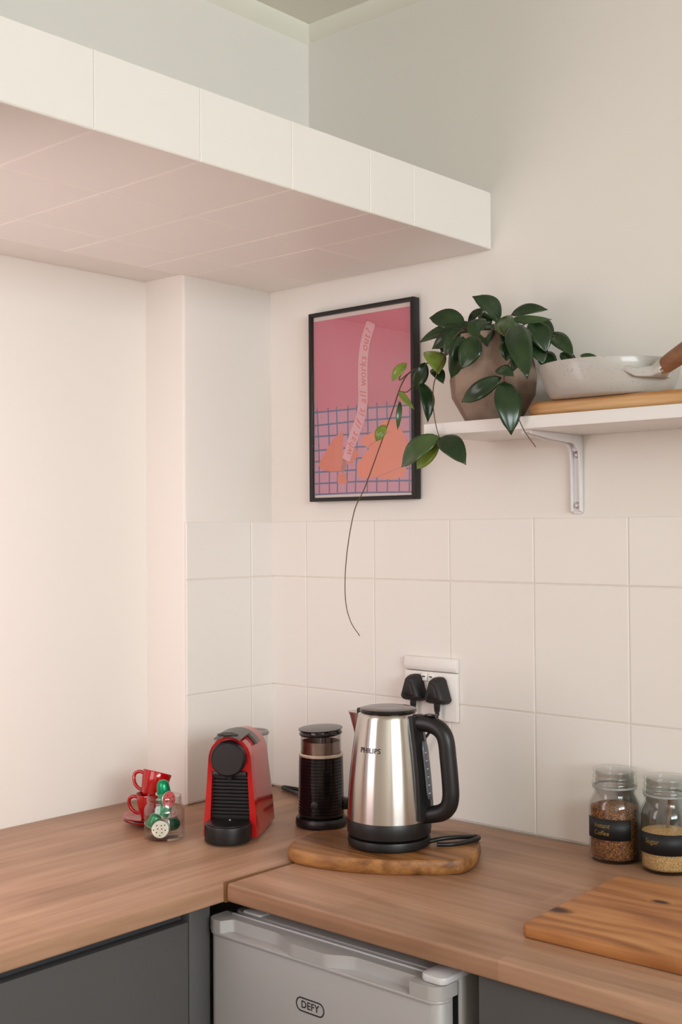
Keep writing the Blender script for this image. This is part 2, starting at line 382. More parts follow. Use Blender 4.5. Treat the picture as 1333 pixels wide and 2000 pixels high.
# handle rail: lip below, pocketed band above
MB().prism(rrect(FX0 - 0.001, FY, FX1 + 0.001, -0.566 + 0.33, 0.020), fz(-0.0835), fz(-0.0785)).build('handle_lip', M_fridge, dr, 0.0015)
def sm(t): t = max(0, min(1, t)); return t * t * (3 - 2 * t)
front = []
for i in range(161):
    x = FX0 + 0.016 + (FX1 - FX0 - 0.034) * i / 160; X = x + 0.692
    d = 0.0
    d = max(d, 0.021 * sm((X - 0.484) / 0.012) * sm((0.652 - X) / 0.060))
    d = max(d, 0.021 * sm((X - 0.712) / 0.055) * (1 if X < 0.880 else 0))
    front.append((x, FY + d))
out = front + [(FX1 - 0.006, FY + 0.004), (FX1, FY + 0.016), (FX1, -0.566 + 0.33), (FX0, -0.566 + 0.33), (FX0, FY + 0.014), (FX0 + 0.005, FY + 0.004)]
MB().prism(out, fz(-0.0785), fz(-0.0585)).build('handle_rail', M_fridge, dr, 0, smooth=50)
MB().box((FX0 + 0.02, -0.573 + 0.33, fz(-0.0585)), (FX1 - 0.02, -0.568 + 0.33, fz(-0.0565))).build('rail_ridge', M_fridgelight, dr, 0.0008)
MB().prism(rrect(FX1 - 0.042, FY + 0.010, FX1 + 0.002, -0.50 + 0.33, 0.012), fz(-0.0580), fz(-0.0470)).build('hinge_cover', M_fridgelight, fr, 0.003)
MB().prism(rrect(FX0 + 0.03, -0.56 + 0.33, FX0 + 0.075, -0.52 + 0.33, 0.006), fz(-0.0580), fz(-0.0530)).build('hinge_cap', M_fridgelight, fr, 0.002)
for sx in (FX0 + 0.04, FX1 - 0.04):
    for sy in (-0.17, 0.18): MB().lathe([(0, 0), (0.018, 0), (0.016, 0.012), (0, 0.012)], 16, Matrix.Translation((sx, sy, 0))).build('foot', M_black, fr)
# badge: rounded ring and letters
bx, bz = 0.684 - 0.692, -0.1485
o1 = rrect(-0.0300, -0.0112, 0.0300, 0.0112, 0.0111, 8); o2 = rrect(-0.0278, -0.0090, 0.0278, 0.0090, 0.0089, 8); n = len(o1)
q = MB(); V = []
for (yy) in (0.0, -0.0006):
    V += [(bx + a, FY + 0.0042 + yy, fz(bz) + b) for a, b in o1] + [(bx + a, FY + 0.0042 + yy, fz(bz) + b) for a, b in o2]
Fc = []
for i in range(n):
    j = (i + 1) % n
    Fc += [(2 * n + i, 2 * n + j, 3 * n + j, 3 * n + i), (i, j, 2 * n + j, 2 * n + i), (n + j, n + i, 3 * n + i, 3 * n + j)]
q.add(V, Fc)
v, f = text_mb('DEFY', 0.0158, 0.00030, spacing=1.05)
q.add([(bx + a, FY + 0.0036, fz(bz) + b) for a, b, c in v], f)
tag(q.build('badge', mat('badge_grey', srgb(52, 50, 52), 0.4), dr, smooth=0), 'dark oval badge with the letters DEFY')

# ------------------------------------------------------------------ shelf with bracket
sh = thing('wall_shelf', (1.1, 0, 0.758), 'white painted wooden wall shelf on a metal bracket', 'shelf')
MB().box((0.598 - 1.1, -0.20, 0), (0.60, 0.0035, 0.022)).build('board', M_white, sh, 0.0012)
M_brk = mat('bracket_enamel', srgb(226, 224, 224), 0.28)
br = thing('b', (0, 0, 0), None, None); br.name = 'bracket'; br.parent = sh; br.location = (0.803 - 1.1, 0, 0)
bx0 = 0.0088
prof = [(0.0035, -0.146), (-0.0005, -0.146), (-0.0015, -0.03), (-0.008, -0.016), (-0.022, -0.010), (-0.10, -0.0075), (-0.172, -0.003), (-0.172, 0.0), (0.0035, 0.0)]
MB().prism([(y, z) for y, z in prof], -bx0, bx0, 'yzx').build('plate', M_brk, br, 0.0012)
for sx in (-1, 1):
    prof2 = [(0.0035, -0.145), (-0.006, -0.141), (-0.0075, -0.05), (-0.010, -0.030), (-0.020, -0.019), (-0.035, -0.016), (-0.10, -0.0125), (-0.170, -0.006), (-0.172, 0.0), (0.0035, 0.0)]
    MB().prism(prof2, sx * bx0 - 0.0022, sx * bx0 + 0.0022, 'yzx').build('flange', M_brk, br, 0.0010)
for zz in (-0.036, -0.130):
    MB().lathe([(0.0062, 0), (0.0062, 0.001), (0.0045, 0.0028), (0, 0.0034)], 18, Matrix.Translation((0, -0.0012, zz)) @ Matrix.Rotation(PI / 2, 4, 'X')).build('screw', M_screw, br)
MB().lathe([(0.0085, 0), (0.0085, 0.0008), (0.006, 0.0018), (0, 0.0022)], 18, Matrix.Translation((0, -0.0046, -0.022)) @ Matrix.Rotation(PI / 2.6, 4, 'X')).build('rivet', M_brk, br)

# ------------------------------------------------------------------ framed print
PX0, PX1, PZ0, PZ1 = 0.137, 0.434, 0.648, 1.066
fw_, fh_ = PX1 - PX0, PZ1 - PZ0
pf = thing('framed_print', ((PX0 + PX1) / 2, 0.004, PZ0), 'pink poster with a lettered ribbon in a thin black frame on the wall', 'picture')
M_fr = mat('frame_black', srgb(26, 23, 22), 0.35)
hw = fw_ / 2; B = 0.0085; D0, D1 = -0.003, -0.024
MB().prism([(-hw, 0), (hw, 0), (hw - B, B), (-hw + B, B)], D0, D1, 'xzy').build('frame_bar', M_fr, pf, 0.0008)
MB().prism([(-hw, fh_), (hw, fh_), (hw - B, fh_ - B), (-hw + B, fh_ - B)], D0, D1, 'xzy').build('frame_bar', M_fr, pf, 0.0008)
MB().prism([(-hw, 0), (-hw, fh_), (-hw + B, fh_ - B), (-hw + B, B)], D0, D1, 'xzy').build('frame_bar', M_fr, pf, 0.0008)
MB().prism([(hw, 0), (hw, fh_), (hw - B, fh_ - B), (hw - B, B)], D0, D1, 'xzy').build('frame_bar', M_fr, pf, 0.0008)
YP = -0.0150
pr = MB().box((-hw + 0.004, YP, 0.004), (hw - 0.004, YP + 0.002, fh_ - 0.004)).build('print', mat('poster_paper', srgb(232, 214, 206), 0.8), pf)
iu0, iu1, iv0, iv1 = -hw + B, hw - B, fh_ - B, B
def uv(u, v): return (iu0 + (iu1 - iu0) * u, iv0 + (iv1 - iv0) * v)
layer = [0]
def flat(name, polys, m):
    layer[0] += 1; y = YP - 0.00012 * layer[0]; q = MB()
    for P in polys:
        P2 = [uv(a, b) for a, b in P]; q.add([(a, y, b) for a, b in P2], [tuple(range(len(P2)))])
    return q.build(name, m, pr, smooth=0)
flat('pink_field', [[(0, 0.022), (1, 0.022), (1, 0.55), (0, 0.55)]], mat('ink_pink', srgb(206, 80, 114), 0.8))
flat('lilac_field', [[(0, 0.528), (1, 0.535), (1, 0.985), (0, 0.985)]], mat('ink_lilac', srgb(204, 122, 152), 0.8))
def lin(a, b, w):
    (x0, y0), (x1, y1) = a, b; dx, dy = (x1 - x0) * 0.28, (y1 - y0) * 0.40; l = math.hypot(dx, dy); nx, ny = -dy / l * w / 0.28 / 2, dx / l * w / 0.40 / 2
    return [(x0 + nx, y0 + ny), (x1 + nx, y1 + ny), (x1 - nx, y1 - ny), (x0 - nx, y0 - ny)]
gl = []
tops = [.03, .147, .237, .355, .447, .556, .648, .746, .86, .965]; bots = [.05, .155, .240, .335, .425, .545, .64, .745, .86, .955]
for a, b in zip(tops, bots): gl.append(lin((a, .505), ((a + b) / 2 + 0.008, .75), .0038)); gl.append(lin(((a + b) / 2 + 0.008, .75), (b, .984), .0038))
for l, r in zip([.526, .599, .66, .738, .799, .857, .921, .981], [.535, .595, .672, .735, .795, .862, .925, .984]): gl.append(lin((0, l), (.45, (l + r) / 2 - .004), .0038)); gl.append(lin((.45, (l + r) / 2 - .004), (1, r), .0038))
flat('blue_grid', gl, mat('ink_blue', srgb(52, 48, 126), 0.8))
tri = [(.04, .815), (.10, .765), (.16, .71), (.235, .665), (.285, .645), (.306, .65), (.302, .72), (.298, .80), (.275, .858), (.17, .858), (.075, .845)]
peach = [(.44, .835), (.50, .79), (.57, .745), (.50, .72), (.495, .685), (.62, .655), (.73, .60), (.83, .605), (.93, .70), (.955, .75), (.93, .86), (.90, .905), (.77, .915), (.63, .90), (.50, .905), (.45, .885)]
small = [(.245, .878), (.33, .868), (.345, .925), (.245, .927)]
pale = [(.33, .80), (.38, .745), (.44, .735), (.46, .78), (.40, .815), (.345, .825)]
M_or = mat('ink_orange', srgb(222, 92, 44), 0.8)
flat('orange_shape', [tri], M_or); flat('orange_shape', [peach], mat('ink_orange_light', srgb(236, 112, 66), 0.8)); flat('orange_shape', [small], M_or); flat('orange_shape', [pale], M_or)
flat('fold_shape', [[(.275, .858), (.302, .80), (.335, .79), (.33, .84), (.30, .87)]], mat('ink_rust', srgb(176, 70, 66), 0.8))
flat('fold_shape', [lin((.56, .735), (.78, .66), .003), lin((.62, .905), (.93, .845), .002)], mat('ink_peach_fold', srgb(205, 96, 84), 0.8))
cl = [(.335, .80), (.375, .735), (.43, .655), (.485, .58), (.51, .50), (.513, .42), (.512, .34), (.52, .25), (.545, .165), (.60, .075)]
C2 = catmull([(a * (iu1 - iu0), -b * (iv0 - iv1), 0) for a, b in cl], 10)
Lf, Rt = [], []
for i, P in enumerate(C2):
    T = (C2[min(i + 1, len(C2) - 1)] - C2[max(i - 1, 0)]).normalized(); Nn = Vector((-T.y, T.x, 0)); w = 0.0135 if i > 12 else 0.0115
    for lst, s in ((Lf, 1), (Rt, -1)):
        Q = P + Nn * w * s; lst.append((Q.x / (iu1 - iu0), -Q.y / (iv0 - iv1)))
flat('ribbon', [[Lf[i], Lf[i + 1], Rt[i + 1], Rt[i]] for i in range(len(Lf) - 1)], mat('ink_ribbon', srgb(228, 160, 172), 0.8))
# lettering follows the ribbon, reading upwards
seglen = [(C2[i + 1] - C2[i]).length for i in range(len(C2) - 1)]; tot = sum(seglen)
def along(s):
    for i, l in enumerate(seglen):
        if s <= l or i == len(seglen) - 1:
            T = (C2[i + 1] - C2[i]).normalized(); return C2[i] + T * s, T
        s -= l
layer[0] += 1; yt = YP - 0.00012 * layer[0]
q = MB(); phrase = 'what if it all works out?'; s = 0.012; adv = (tot - 0.030) / len(phrase)
wid = {'w': 1.35, 'i': .6, 'f': .75, 't': .75, 'l': .6, ' ': .75, 'r': .85, 'o': 1.1, 'a': 1.1, 'h': 1.05, 'k': 1.05, 's': .95, 'u': 1.1, '?': 1.0}
tw = sum(wid[c] for c in phrase); unit = (tot - 0.026) / tw
for c in phrase:
    wv = wid[c] * unit
    if c != ' ':
        P, T = along(s + wv / 2); Nn = Vector((-T.y, T.x, 0))
        v, f = text_mb(c, 0.0265, 0.0002, shear=0.25)
        dz = 0.0008
        q.add([(iu0 + (P + T * a * 0.9 + Nn * (b - dz)).x, yt, iv0 + (P + T * a * 0.9 + Nn * (b - dz)).y) for a, b, _ in v], f)
    s += wv
M_let = mat('ink_red', srgb(216, 70, 66), 0.8)
q.build('lettering', M_let, pr, smooth=0)
for dx in (-.018, .072):
    flat('ribbon_pin', [[(.575 + dx + .009 * math.cos(a * PI / 4), .066 + dx * .3 + .006 * math.sin(a * PI / 4)) for a in range(8)]], mat('ink_pin', srgb(178, 58, 72), 0.8))
MB().box((-hw + 0.005, -0.0202, 0.005), (hw - 0.005, -0.0196, fh_ - 0.005)).build('glass', M_pane, pf)

# ------------------------------------------------------------------ wall socket and plugs
SX0, SX1, SZ0, SZ1 = 0.396, 0.529, 0.197, 0.3235
so = thing('wall_socket', ((SX0 + SX1) / 2, 0, SZ0), 'white double wall socket with two switches on the tiles', 'socket')
w2 = (SX1 - SX0) / 2; M_sock = mat('socket_plastic', srgb(232, 226, 220), 0.3)
MB().box((-w2, -0.010, 0), (w2, 0.0, 0.0975)).build('plate', M_sock, so, 0.002)
MB().prism([(0, 0.099), (-0.010, 0.099), (-0.013, 0.108), (-0.010, 0.1265), (0, 0.1265)], -w2, w2, 'yzx').build('cover_strip', M_sock, so, 0.0015)
M_mark = mat('switch_mark', srgb(60, 50, 50), 0.5)
for sx in (-0.014, 0.004):
    sw = MB().prism([(-0.010, 0.077), (-0.0145, 0.079), (-0.0120, 0.094), (-0.010, 0.095)], sx - 0.0078, sx + 0.0078, 'yzx').build('switch', mat('switch_plastic', srgb(238, 234, 228), 0.25), so, 0.0006)
    MB().box((sx - 0.0035, -0.0142, 0.0862), (sx + 0.0035, -0.0125, 0.0885)).build('switch_mark', M_mark, sw)
M_plug = mat('plug_rubber', srgb(30, 26, 27), 0.5)
def plug(x, z, label, path):
    t = thing('mains_plug', (x, -0.0105, z), label, 'plug', 0, 'black three-pin plugs')
    base = [(-0.026, -0.020), (-0.020, -0.027), (0.020, -0.027), (0.026, -0.020), (0.012, 0.022), (0.006, 0.027), (-0.006, 0.027), (-0.012, 0.022)]
    q = MB(); n = len(base); V = []; lv = [(0.0, 0.97), (0.006, 1.0), (0.020, 0.98), (0.030, 0.86), (0.033, 0.74)]
    for d, s_ in lv: V += [(a * s_, -d, b * s_) for a, b in base]
    F = [(k * n + i, k * n + (i + 1) % n, (k + 1) * n + (i + 1) % n, (k + 1) * n + i) for k in range(len(lv) - 1) for i in range(n)] + [tuple(range(n)), tuple((len(lv) - 1) * n + i for i in range(n))]
    q.add(V, F); q.build('body', M_plug, t, 0.0025, 2)
    tri2 = [(a * 0.52, b * 0.52 - 0.002) for a, b in base]
    MB().prism(tri2, -0.0325, -0.0345, 'xzy').build('grip_pad', M_black, t, 0.0006)
    MB().lathe([(0, -0.050), (0.0042, -0.050), (0.0046, -0.042), (0.0058, -0.0415), (0.0060, -0.036), (0.0064, -0.0355), (0.0066, -0.026), (0, -0.026)], 16, Matrix.Translation((0, -0.017, 0))).build('strain_relief', M_plug, t)
    MB().tube(catmull([(0, -0.017, -0.048)] + path, 8), 0.003, 8).build('cord', M_black, t)
    return t
plug(0.432, 0.262, 'black three-pin plug in the left outlet of the wall socket', [(0.0, -0.018, -0.09), (-0.02, -0.02, -0.17), (-0.04, -0.02, -0.235), (-0.07, -0.02, -0.2575)])
plug(0.493, 0.260, 'black three-pin plug in the right outlet of the wall socket', [(-0.002, -0.018, -0.066), (-0.022, -0.02, -0.09), (-0.05, -0.022, -0.13), (-0.06, -0.025, -0.20), (-0.05, -0.035, -0.250), (-0.03, -0.05, -0.2562)])
ec = MB().tube(catmull([(0.225, -0.14, 0.0045), (0.14, -0.06, 0.0045), (0.05, -0.022, 0.0045), (0.12, -0.014, 0.0045), (0.22, -0.016, 0.0045), (0.35, -0.02, 0.0045)], 8), 0.0042, 8).build('power_cord', M_black)
tag(ec, 'black power cord lying along the wall in the worktop corner', 'cord')
M_seal = mat('sealant', srgb(222, 208, 188), 0.5)
tag(MB().box((0.0, -0.0035, 0.0), (0.30, 0.0, 0.0035)).build('sealant_bead', M_seal, None, 0.0015), 'cream sealant bead in the worktop corner behind the coffee machine', 'sealant')

# ------------------------------------------------------------------ kettle on its board
BZ = 0.026
bo = [(0.470, -0.438), (0.452, -0.412), (0.438, -0.360), (0.434, -0.322), (0.444, -0.300), (0.480, -0.270), (0.545, -0.215), (0.600, -0.172), (0.640, -0.150), (0.672, -0.152), (0.705, -0.180), (0.738, -0.235), (0.754, -0.280), (0.752, -0.306), (0.725, -0.335), (0.668, -0.385), (0.605, -0.420), (0.550, -0.437), (0.500, -0.445)]
bo = [(p.x - 0.595, p.y + 0.30) for p in catmull([(a, b, 0) for a, b in bo + bo[:1]], 5)[:-1]]
M_kboard = wood('olive_wood', srgb(84, 50, 22), srgb(130, 84, 44), srgb(164, 114, 64), 'x', 0.45, 95, 26, contrast=1.7)
kb = MB(); n = len(bo); V = []
for s_, z in ((0.955, 0), (0.985, 0.003), (1.0, 0.010), (0.992, 0.0205), (0.978, 0.0252), (0.970, BZ)): V += [(a * s_, b * s_, z) for a, b in bo]
kb.add(V, [(k * n + i, k * n + (i + 1) % n, (k + 1) * n + (i + 1) % n, (k + 1) * n + i) for k in range(5) for i in range(n)] + [tuple(range(n - 1, -1, -1)), tuple(5 * n + i for i in range(n))])
o = kb.build('serving_board', M_kboard); o.location = (0.595, -0.30, 0.0)
o2 = o; tag(o, 'brown rounded olive-wood board under the kettle', 'wooden board')

KC = (0.5925, -0.3027); KR = math.radians(9.5)
pb = thing('kettle_power_base', (*KC, BZ), 'black round power base under the steel kettle, cord looping out', 'power base', KR)
MB().lathe([(0, 0), (0.068, 0), (0.0735, 0.003), (0.0745, 0.010), (0.0730, 0.0165), (0.066, 0.018), (0, 0.018)], 56).build('plate', M_black, pb)
pts = [(0.070, 0.022, 0.008), (0.088, 0.036, 0.012), (0.105, 0.058, 0.012), (0.112, 0.078, 0.009), (0.118, 0.096, 0.006), (0.128, 0.099, 0.006), (0.131, 0.084, 0.006), (0.120, 0.056, 0.005), (0.106, 0.034, 0.0048), (0.085, 0.020, 0.0048)]
MB().tube(catmull(pts, 8), 0.0042, 10).build('cord', M_black, pb)
kt = thing('kettle', (*KC, BZ + 0.0185), 'brushed steel electric kettle with black handle and lid', 'kettle', KR)
def kr(z):   # steel body radius, z from kettle bottom
    t = (z - 0.030) / (0.206 - 0.030); t = max(0, min(1, t)); return 0.0745 - 0.0055 * t - 0.0135 * t * t
MB().lathe([(0, 0), (0.070, 0), (0.0742, 0.003), (0.0755, 0.012), (0.0752, 0.028), (0.0742, 0.0305), (0, 0.0305)], 64).build('base_band', M_black, kt)
prof = [(0.060, 0.0302)] + [(kr(0.0302 + i * 0.0111), 0.0302 + i * 0.0111) for i in range(17)] + [(0.0548, 0.2105), (0.0525, 0.2145), (0.0490, 0.2165), (0.046, 0.2165)]
MB().lathe(prof, 72).build('body', M_steel, kt)
lid = MB().lathe([(0.046, 0.2150), (0.0500, 0.2165), (0.0512, 0.2190), (0.0495, 0.2225), (0.044, 0.2238), (0.02, 0.2235), (0, 0.2232)], 56).build('lid', M_blackg, kt)
# spout (points to local -x)
q = MB(); V = []; secs = [(-0.054, 0.150, 0.004, 0.010), (-0.060, 0.165, 0.012, 0.016), (-0.066, 0.182, 0.017, 0.022), (-0.077, 0.198, 0.016, 0.030), (-0.087, 0.2105, 0.010, 0.033)]
rowsV = []
for i in range(9):
    t = i / 8; z = 0.148 + 0.064 * t; base = kr(z) - 0.004; tipx = kr(z) + 0.0285 * t ** 1.2; hwid = 0.004 + 0.021 * t ** 0.8
    rowsV.append([(-base * math.cos(hwid / base), -hwid, z), (-base - (tipx - base) * 0.55, -hwid * 0.72, z), (-tipx + 0.003 * t, -hwid * 0.25, z), (-tipx, 0, z), (-tipx + 0.003 * t, hwid * 0.25, z), (-base - (tipx - base) * 0.55, hwid * 0.72, z), (-base * math.cos(hwid / base), hwid, z)])
for R_ in rowsV: V += R_
q.add(V, [(i * 7 + j, i * 7 + j + 1, (i + 1) * 7 + j + 1, (i + 1) * 7 + j) for i in range(8) for j in range(6)] + [tuple(8 * 7 + j for j in range(7))])
q.build('spout', M_steel, kt, smooth=60)
MB().box((-0.060, -0.011, 0.211), (-0.047, 0.011, 0.2195)).build('lid_latch', M_black, kt, 0.002)
# handle mount strip, D-shaped handle, gauge
q = MB(); V = []
for i in range(13):
    z = 0.034 + (0.2135 - 0.034) * i / 12; b0 = kr(z)
    hw2 = 0.0255 - 0.006 * (i / 12)
    a = hw2 / b0
    V += [((b0 - 0.003) * math.cos(-a), (b0 - 0.003) * math.sin(-a), z), ((b0 + 0.007) * math.cos(-a * .9), (b0 + 0.007) * math.sin(-a * .9), z), (b0 + 0.011, 0, z), ((b0 + 0.007) * math.cos(a * .9), (b0 + 0.007) * math.sin(a * .9), z), ((b0 - 0.003) * math.cos(a), (b0 - 0.003) * math.sin(a), z)]
q.add(V, [(i * 5 + j, i * 5 + j + 1, (i + 1) * 5 + j + 1, (i + 1) * 5 + j) for i in range(12) for j in range(4)] + [tuple(range(5)), tuple(12 * 5 + j for j in range(5))])
q.build('handle_mount', M_black, kt, smooth=30)
hp = [(0.050, 0, 0.2000), (0.070, 0, 0.2010), (0.090, 0, 0.1985), (0.106, 0, 0.1900), (0.1150, 0, 0.1740), (0.1190, 0, 0.1420), (0.1225, 0, 0.1050), (0.1235, 0, 0.0780), (0.1185, 0, 0.0600), (0.1060, 0, 0.0490), (0.0900, 0, 0.0440), (0.072, 0, 0.0400)]
MB().tube(catmull(hp, 6), [0.0150] * 67, 16, scale=(1.0, 0.95)).build('handle', M_black, kt, smooth=60)
MB().box((0.076, -0.007, 0.2135), (0.096, 0.007, 0.2180)).build('switch_lever', M_blackg, kt, 0.002)
q = MB(); V = []
for i in range(10):
    z = 0.070 + 0.100 * i / 9; b0 = kr(z) + 0.0108; wv = 0.0062 * math.sqrt(max(0.05, 1 - (abs(i - 4.5) / 4.6) ** 6))
    V += [(b0 - 0.001, -0.004 - wv, z), (b0 + 0.0012, -0.0035 - wv * .6, z), (b0 + 0.0022, 0.0, z), (b0 + 0.0012, 0.0035 + wv * .6, z), (b0 - 0.001, 0.004 + wv, z)]
q.add(V, [(i * 5 + j, i * 5 + j + 1, (i + 1) * 5 + j + 1, (i + 1) * 5 + j) for i in range(9) for j in range(4)])
gg = q.build('water_gauge', M_gauge, kt, smooth=60, solid=0.001)
M_gm = mat('gauge_mark', srgb(200, 200, 205), 0.4)
for i in range(6): MB().box((kr(0.08 + i * 0.014) + 0.0125, -0.0065, 0.080 + i * 0.014), (kr(0.08 + i * 0.014) + 0.0138, -0.0025, 0.0815 + i * 0.014)).build('mark', M_gm, gg)
# maker's name wrapped round the body
v, f = text_mb('PHILIPS', 0.0122, 0.00027, spacing=1.06)
th0 = math.atan2(-0.772, 0.636) - KR - math.radians(31); z0t = 0.200 - BZ - 0.0185
q = MB(); q.add([((kr(z0t + b) + 0.0005) * math.cos(th0 + a / kr(z0t)), (kr(z0t + b) + 0.0005) * math.sin(th0 + a / kr(z0t)), z0t + b) for a, b, c in v], f)
tag(q.build('maker_name', mat('print_dark', srgb(50, 44, 42), 0.5), kt, smooth=0), 'dark printed word PHILIPS')

# ------------------------------------------------------------------ milk frother
mf = thing('milk_frother', (0.333, -0.200, 0), 'black ribbed milk frother with clear band and lid behind the kettle', 'milk frother', math.radians(40))
MB().lathe([(0, 0), (0.050, 0), (0.0515, 0.003), (0.0510, 0.013), (0.0485, 0.0165), (0, 0.0165)], 48).build('base', M_black, mf)
prof = [(0, 0.017), (0.0425, 0.017), (0.0450, 0.0195)]
for i in range(18):
    z = 0.022 + i * 0.0063; rr = 0.0460 - 0.0018 * i / 17
    prof += [(rr, z), (rr, z + 0.0040), (rr - 0.0012, z + 0.0047), (rr - 0.0012, z + 0.0056)]
prof += [(0.0440, 0.1362), (0.0425, 0.1370), (0.036, 0.1370)]
bd = MB().lathe(prof, 56).build('ribbed_sleeve', M_blackg, mf, smooth=30)
th1 = math.atan2(-0.77, 0.63) - math.radians(40) - 0.25
MB().lathe([(0.0075, 0), (0.0075, 0.0012), (0.006, 0.0018), (0, 0.0018)], 20, Matrix.Translation((0.0450 * math.cos(th1), 0.0450 * math.sin(th1), 0.046)) @ Matrix.Rotation(th1, 4, 'Z') @ Matrix.Rotation(PI / 2, 4, 'Y')).build('button', M_black, mf)
M_smoke = thin_glass('clear_plastic', (0.90, 0.86, 0.84), 1.55)
MB().lathe([(0.0405, 0.1365), (0.0405, 0.1775), (0.0390, 0.1775), (0.0390, 0.1365)], 48).build('clear_band', M_smoke, mf)
MB().lathe([(0.0440, 0.1370), (0.0442, 0.1405), (0.0425, 0.1425), (0.0405, 0.1425)], 48).build('seal_ring', mat('seal_ring', srgb(205, 188, 170), 0.2, metal=0.5), mf)
MB().lathe([(0.0385, 0.139), (0.0385, 0.166), (0.0375, 0.166), (0.0375, 0.139), (0.0, 0.139)], 40).build('inner_wall', mat('inner_steel', srgb(150, 138, 128), 0.35, metal=0.9), mf)
MB().lathe([(0.0018, 0.139), (0.0018, 0.176), (0, 0.176)], 10).build('spindle', M_screw, mf)
ld = MB().lathe([(0, 0.0), (0.0385, 0), (0.0425, 0.0015), (0.0432, 0.004), (0.0405, 0.0075), (0.0405, 0.0105), (0.0440, 0.0115), (0.0440, 0.0130), (0.030, 0.0140), (0, 0.0142)], 48).build('lid', M_blackg, mf)
ld.location = (0, 0, 0.1780); ld.rotation_euler = (math.radians(1.5), math.radians(-2.5), 0)
MB().box((0.040, -0.008, 0.030), (0.058, 0.008, 0.052)).build('power_socket', M_black, mf, 0.003)

# ------------------------------------------------------------------ espresso machine
em = thing('coffee_machine', (0.278, -0.395, 0), 'small red capsule coffee machine with black drip tray', 'coffee machine', math.radians(32.6))
def arch(s=1.0, n=18, zb=0.004):
    P = [(-0.0525 * s, zb), (-0.0490 * s, 0.055), (-0.0445 * s, 0.110), (-0.0418 * s, 0.150)]
    for i in range(1, n): a = PI - PI * i / n; P.append((0.0415 * s * math.cos(a), 0.150 + 0.0435 * math.sin(a) * (0.5 + 0.5 * s)))
    return P + [(-x, z) for x, z in P[3::-1]]
A = arch(); n = len(A); q = MB(); V = []
for k, (yy, s_) in enumerate(((0.014, 1.0), (0.05, 1.0), (0.10, 0.995), (0.125, 0.985))):
    for x, z in A:
        yb = yy + (0.030 if k == 3 else 0.012 if k == 2 else 0) * (1 - (z / 0.194) ** 1.6)
        V.append((x * s_, yb, z))
q.add(V, [(k * n + i, k * n + i + 1, (k + 1) * n + i + 1, (k + 1) * n + i) for k in range(3) for i in range(n - 1)] + [(k * n + n - 1, k * n, (k + 1) * n, (k + 1) * n + n - 1) for k in range(3)] + [tuple(range(n)), tuple(3 * n + i for i in range(n - 1, -1, -1))])
q.build('shell', M_red, em, smooth=35)
inner = [(0.0400, 0.004), (0.0375, 0.060), (0.0345, 0.128), (-0.0345, 0.128), (-0.0375, 0.060), (-0.0400, 0.004)]
# arched red bezel: strip between outer arch and inner opening
q = MB(); out_ = arch(1.02, 18); m2 = len(out_)
inn = []
for (x, z) in out_:
    if z < 0.128: lim = 0.0400 - 0.0055 * (z - 0.004) / 0.124; inn.append((lim if x > 0 else -lim, z))
    else: inn.append((max(-0.0345, min(0.0345, x * 0.80)), 0.128))
V = [(x, 0.0145, z) for x, z in out_] + [(x * 0.985, -0.004, z) for x, z in out_] + [(x, -0.004, z) for x, z in inn] + [(x, 0.0145, z) for x, z in inn]
Fc = []
for k in range(3):
    for i in range(m2 - 1): Fc.append((k * m2 + i, k * m2 + i + 1, (k + 1) * m2 + i + 1, (k + 1) * m2 + i))
Fc += [(0, m2, 2 * m2, 3 * m2), (m2 - 1, 2 * m2 - 1, 3 * m2 - 1, 4 * m2 - 1)]
q.add(V, Fc); q.build('front_bezel', M_red, em, smooth=40)
MB().prism([(0.0415, 0.003), (0.036, 0.130), (-0.036, 0.130), (-0.0415, 0.003)], 0.0105, 0.0138, 'xzy').build('back_panel', M_black, em)
for i in range(13):
    z = 0.040 + i * 0.0067; lim = 0.0392 - 0.0055 * (z - 0.004) / 0.124
    MB().prism([(0.0110, z), (0.0035, z + 0.0010), (0.0035, z + 0.0036), (0.0110, z + 0.0046)], -lim, lim, 'yzx').build('grille_rib', M_black, em)
RX = Matrix.Rotation(PI / 2, 4, 'X')
MB().lathe([(0, 0), (0.0335, 0), (0.0335, 0.016), (0.0325, 0.0195), (0.0300, 0.0212), (0.0292, 0.0205), (0.0, 0.0205)], 48, Matrix.Translation((0, -0.002, 0.1545)) @ RX).build('brew_head', M_black, em)
MB().prism([(-0.034, 0.1205), (0.034, 0.1205), (0.031, 0.1295), (-0.031, 0.1295)], 0.010, -0.012, 'xzy').build('outlet_housing', M_black, em, 0.002)
MB().lathe([(0, 0.112), (0.006, 0.112), (0.008, 0.122), (0, 0.122)], 16, Matrix.Translation((0, -0.004, 0))).build('outlet', M_black, em)
tr = [(0.0425, 0.009)] + [(0.0440 * math.cos(a), -0.020 + 0.0420 * math.sin(a)) for a in [-PI * i / 24 for i in range(25)]] + [(-0.0425, 0.009)]
dt = MB().prism(tr, 0.002, 0.0345).build('drip_tray', M_black, em, 0.003, 3)
MB().prism([(a * 0.93, b * 0.93 - 0.001) for a, b in tr], 0.0345, 0.0362).build('drip_grid', M_black, dt, 0.001)
MB().lathe([(0.0022, 0.0362), (0.0018, 0.0372), (0, 0.0374)], 12, Matrix.Translation((0, -0.004, 0))).build('grid_pin', M_screw, dt)
